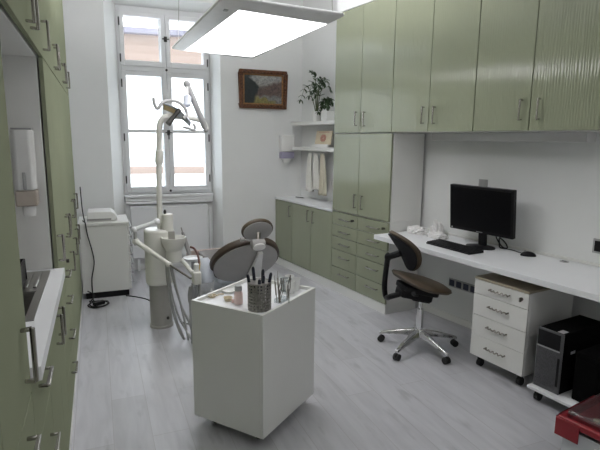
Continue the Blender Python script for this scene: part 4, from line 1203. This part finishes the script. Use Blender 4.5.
ups = thing('power_backup', 'second smaller black box beside the computer on the wheeled board', 'computer', Rp(2.80, 1.47, .101), SK)
B(0, .36, -.075, .075, 0, .30).build('case', 'matte_black', ups, bevel=.005)
B(-.004, -.0003, -.06, .06, .04, .26).build('front_panel', 'matte_black', ups, bevel=.001)
cable('black power cable hanging at the right edge under the desk', [Rp(3.20, 1.40, .74), Rp(3.19, 1.41, .6), Rp(3.20, 1.42, .45), Rp(3.22, 1.44, .40)], .006, 'rubber')

# ------------------------------------------------------------------ swivel stool
cps = [gz(px, py, .026) for px, py in ((382, 338), (398, 360.5), (447, 363), (455, 343.5), (414.5, 331))]
ch = sum(cps, Vector((0, 0, 0)))/5; ch.z = 0
RR = .955*sum((p_.xy-ch.xy).length for p_ in cps)/5; ch.y += .02; ch.x += .01
chr_ = thing('swivel_chair', 'brown oval-seat swivel chair with small black backrest at the desk', 'chair', ch, 0)
cas = [at(382, 336.5, 1), at(398, 360.5, 1), at(447, 363, 1), at(455, 342, 1), at(414.5, 331, 1)]
angs = []
for px, py in ((382, 340), (398, 361.5), (447, 365.5), (454.5, 345), (414.5, 333)):
    v = gz(px, py, 0)-ch; angs.append(math.atan2(v.y, v.x))
zz_ = sum((complex(math.cos(angs[k]-k*2*PI/5), math.sin(angs[k]-k*2*PI/5)) for k in range(5)), 0j)
a0_ = math.atan2(zz_.imag, zz_.real)
for i in range(5):
    a = a0_+i*2*PI/5
    d = Vector((math.cos(a), math.sin(a), 0)); pass
    s_ = Vector((-d.y, d.x, 0))
    lg = MB()
    pts = []
    for t_, w_, z0, z1 in ((.03, .026, .105, .160), (.12, .024, .098, .142), (RR-.015, .017, .070, .094), (RR+.014, .014, .060, .084)):
        c_ = d*t_
        pts += [c_-s_*w_+Vector((0, 0, z0)), c_+s_*w_+Vector((0, 0, z0)), c_+s_*w_*.7+Vector((0, 0, z1)), c_-s_*w_*.7+Vector((0, 0, z1))]
    fs = [(i_*4+j, i_*4+(j+1) % 4, (i_+1)*4+(j+1) % 4, (i_+1)*4+j) for i_ in range(3) for j in range(4)]+[(0, 1, 2, 3), (12, 13, 14, 15)]
    lo_ = lg.add(pts, fs).build('leg', 'chrome', chr_, bevel=.005, smooth=40)
    k = MB(); wc_ = d*RR
    for o_ in (-.013, .013):
        k.cyl(wc_+s_*(o_-.008)+Vector((0, 0, .026)), wc_+s_*(o_+.008)+Vector((0, 0, .026)), .026)
    k.build('caster', 'rubber', lo_)
MB().lathe([(.040, .092), (.042, .11), (.036, .15), (.030, .165)], n=20).build('hub', 'chrome', chr_)
MB().lathe([(.027, .165), (.025, .33), (.014, .332), (.014, .415)], n=20).build('gas_lift', 'chrome', chr_)
# seat: oval cushion, long axis towards the desk
sc_ = at(426, 284.5, 3.03); 
sA, sB = at(398, 272, 3.25), at(453.5, 291, 2.86)
sdir = Vector((math.cos(R(-10)), math.sin(R(-10)), 0))       # towards the front of the seat
sperp = Vector((-sdir.y, sdir.x, 0))
zt = .50
mxs2 = Matrix.Translation(Vector((.0, .0, .535))) @ basis(sdir, sperp, Vector((0, 0, 1))) @ Matrix.Rotation(R(13), 4, 'Y')
def cushion(rx, ry, h, n=36, m=8):
    vs = []; prof = [(0, -.6), (.6, -.62), (.92, -.5), (1, -.05), (.96, .35), (.75, .72), (.4, .9), (0, .95)]
    for f_, z in prof:
        for j in range(n):
            a = 2*PI*j/n
            x = rx*f_*math.cos(a); y = ry*f_*math.sin(a)*(1-.12*math.cos(a))
            zz = z*h
            zz += .04*(x/rx)**2*(1 if x < 0 else -.45) - .020*(y/ry)**2*0   # back edge rises, front edge drops
            vs.append((x, y, zz))
    fs = [(i*n+j, i*n+(j+1) % n, (i+1)*n+(j+1) % n, (i+1)*n+j) for i in range(len(prof)-1) for j in range(n)]
    return vs, fs
vs, fs = cushion(.245, .225, .042)
MB().add([mxs2 @ Vector(v) for v in vs], fs).build('seat', 'brown', chr_, smooth=70)
MB().prism(rrect(-.17, .12, -.12, .12, .05), -.070, -.028, mxs2).build('seat_pan', 'black', chr_, bevel=.008)
mech = MB(); mech.prism(rrect(-.17, .09, -.075, .075, .02), -.125, -.071, mxs2); mech.box(-.05, .10, -.03, .03, -.145, -.112, mxs2)
mech.build('mechanism', 'black', chr_, bevel=.008)
# levers
lv = MB(); lv.tube([mxs2 @ Vector((-.04, -.06, -.09)), mxs2 @ Vector((-.12, -.16, -.07)), mxs2 @ Vector((-.15, -.19, -.05))], [.010, .010, .016], 10)
lv.build('lever', 'black', chr_)
# back post (J-shaped) and backrest
bp0 = mxs2 @ Vector((-.12, 0, -.10)); 
bpt = [bp0, mxs2 @ Vector((-.22, .0, -.145)), at(386, 297, 3.20)-ch, at(384.5, 286, 3.20)-ch, at(386, 270, 3.20)-ch, at(388, 256, 3.20)-ch]
MB().tube(catmull(bpt, 6), [.022]*13+[.024]*13, 12).build('back_post', 'black', chr_) if False else MB().tube(catmull(bpt, 5), .021, 12).build('back_post', 'black', chr_)
bc = at(402, 251, 3.10)
bn_ = Vector((-sdir.x, -sdir.y, 0)).normalized()
bn_ = (bn_*math.cos(R(26))-Vector((0, 0, 1))*math.sin(R(26))).normalized()    # back side normal
bv_ = (Vector((0, 0, 1))-bn_*bn_.z).normalized(); bu_ = bv_.cross(bn_).normalized()
mxk = basis(bu_, bv_, bn_, bc-ch)
def back_plate(rx, ry, t0, t1, name, m_, curve=.06):
    n, m = 36, 8; vs = []
    for tt in (t0, t1):
        for i in range(m+1):
            f_ = 1-i/m
            for j in range(n):
                a = 2*PI*j/n; x = rx*f_*math.cos(a); y = ry*f_*math.sin(a)
                vs.append(mxk @ Vector((x, y, tt-curve*(x/rx)**2*(rx/.18)**2*1.0+.03*(y/ry)*(1 if y > 0 else 0))))
    o = (m+1)*n; fs = []
    for i in range(m):
        for j in range(n):
            q = (j+1) % n
            fs.append((i*n+j, i*n+q, (i+1)*n+q, (i+1)*n+j)); fs.append((o+i*n+j, o+(i+1)*n+j, o+(i+1)*n+q, o+i*n+q))
    for j in range(n): fs.append((j, o+j, o+(j+1) % n, (j+1) % n))
    MB().add(vs, fs).build(name, m_, chr_, smooth=50, bevel=.006, seg=2)
back_plate(.165, .178, -.030, .0, 'back_cushion', 'brown')
back_plate(.155, .168, .002, .012, 'back_shell', 'black_fab')
jb = MB(); jt = at(388, 257, 3.20)-ch
jb.tube([jt, mxk @ Vector((0, -.01, .012))], [.024, .026], 12); jb.ell(jt, .028, .028, .034); jb.build('back_bracket', 'black', chr_)

# ------------------------------------------------------------------ red-lidded box at the lower right corner
rb0 = gz(558, 414, .35)
e1 = (gz(600, 394, .35)-rb0).normalized(); e2 = (gz(600, 434, .35)-rb0).normalized()
ang = math.atan2(e2.y, e2.x)
bx = thing('storage_box', 'clear plastic storage box with red lid rim at the bottom right corner', 'box', (rb0.x, rb0.y, 0), ang)
# local x along e2 (towards the camera's right), local y along the other side
LX, LY = .50, .36
sgn = 1
hb_ = .345
w_ = .004
bb_ = MB()
bb_.box(.02, LX-.02, .02, LY-.02, .0, .006); 
for a_, b_, c_, d_ in ((.02, LX-.02, .02, .02+w_), (.02, LX-.02, LY-.02-w_, LY-.02), (.02, .02+w_, .02+w_, LY-.02-w_), (LX-.02-w_, LX-.02, .02+w_, LY-.02-w_)):
    bb_.box(a_, b_, c_, d_, .006, .29)
bb_.build('body', 'milky', bx, bevel=.004)
lr = MB()
for a_, b_, c_, d_ in ((0, LX, 0, .022), (0, LX, LY-.022, LY), (0, .022, .022, LY-.022), (LX-.022, LX, .022, LY-.022)):
    lr.box(a_, b_, c_, d_, .312, .345)
lr.build('lid_rim', 'red', bx, bevel=.007)
cp_ = MB(); cp_.box(-.006, .105, -.007, -.0005, .250, .338); cp_.box(-.006, -.0005, -.0005, LY*.35, .265, .338)
cp_.build('corner_clip', 'red', bx, bevel=.006)
B(.023, LX-.023, .023, LY-.023, .318, .330).build('lid', 'red', bx, bevel=.004)
wn = MB()
for a_, b_, c_, d_ in ((.028, LX-.028, .030, .040), (.028, LX-.028, LY-.040, LY-.030), (.028, .038, .04, LY-.04), (LX-.038, LX-.028, .04, LY-.04)):
    wn.box(a_, b_, c_, d_, .331, .372)
wn.box(.028, LX-.028, .03, LY-.03, .3725, .378)
wn.build('lid_window', 'clear', bx, bevel=.003)
MB().lathe([(.016, .331), (.016, .342), (0, .345)], (.12, .12, 0), 16).build('lid_stud', 'cream', bx)
MB().box(.17, .30, .008, .016, .06, .26).build('label_card', 'plastic_w', bx)
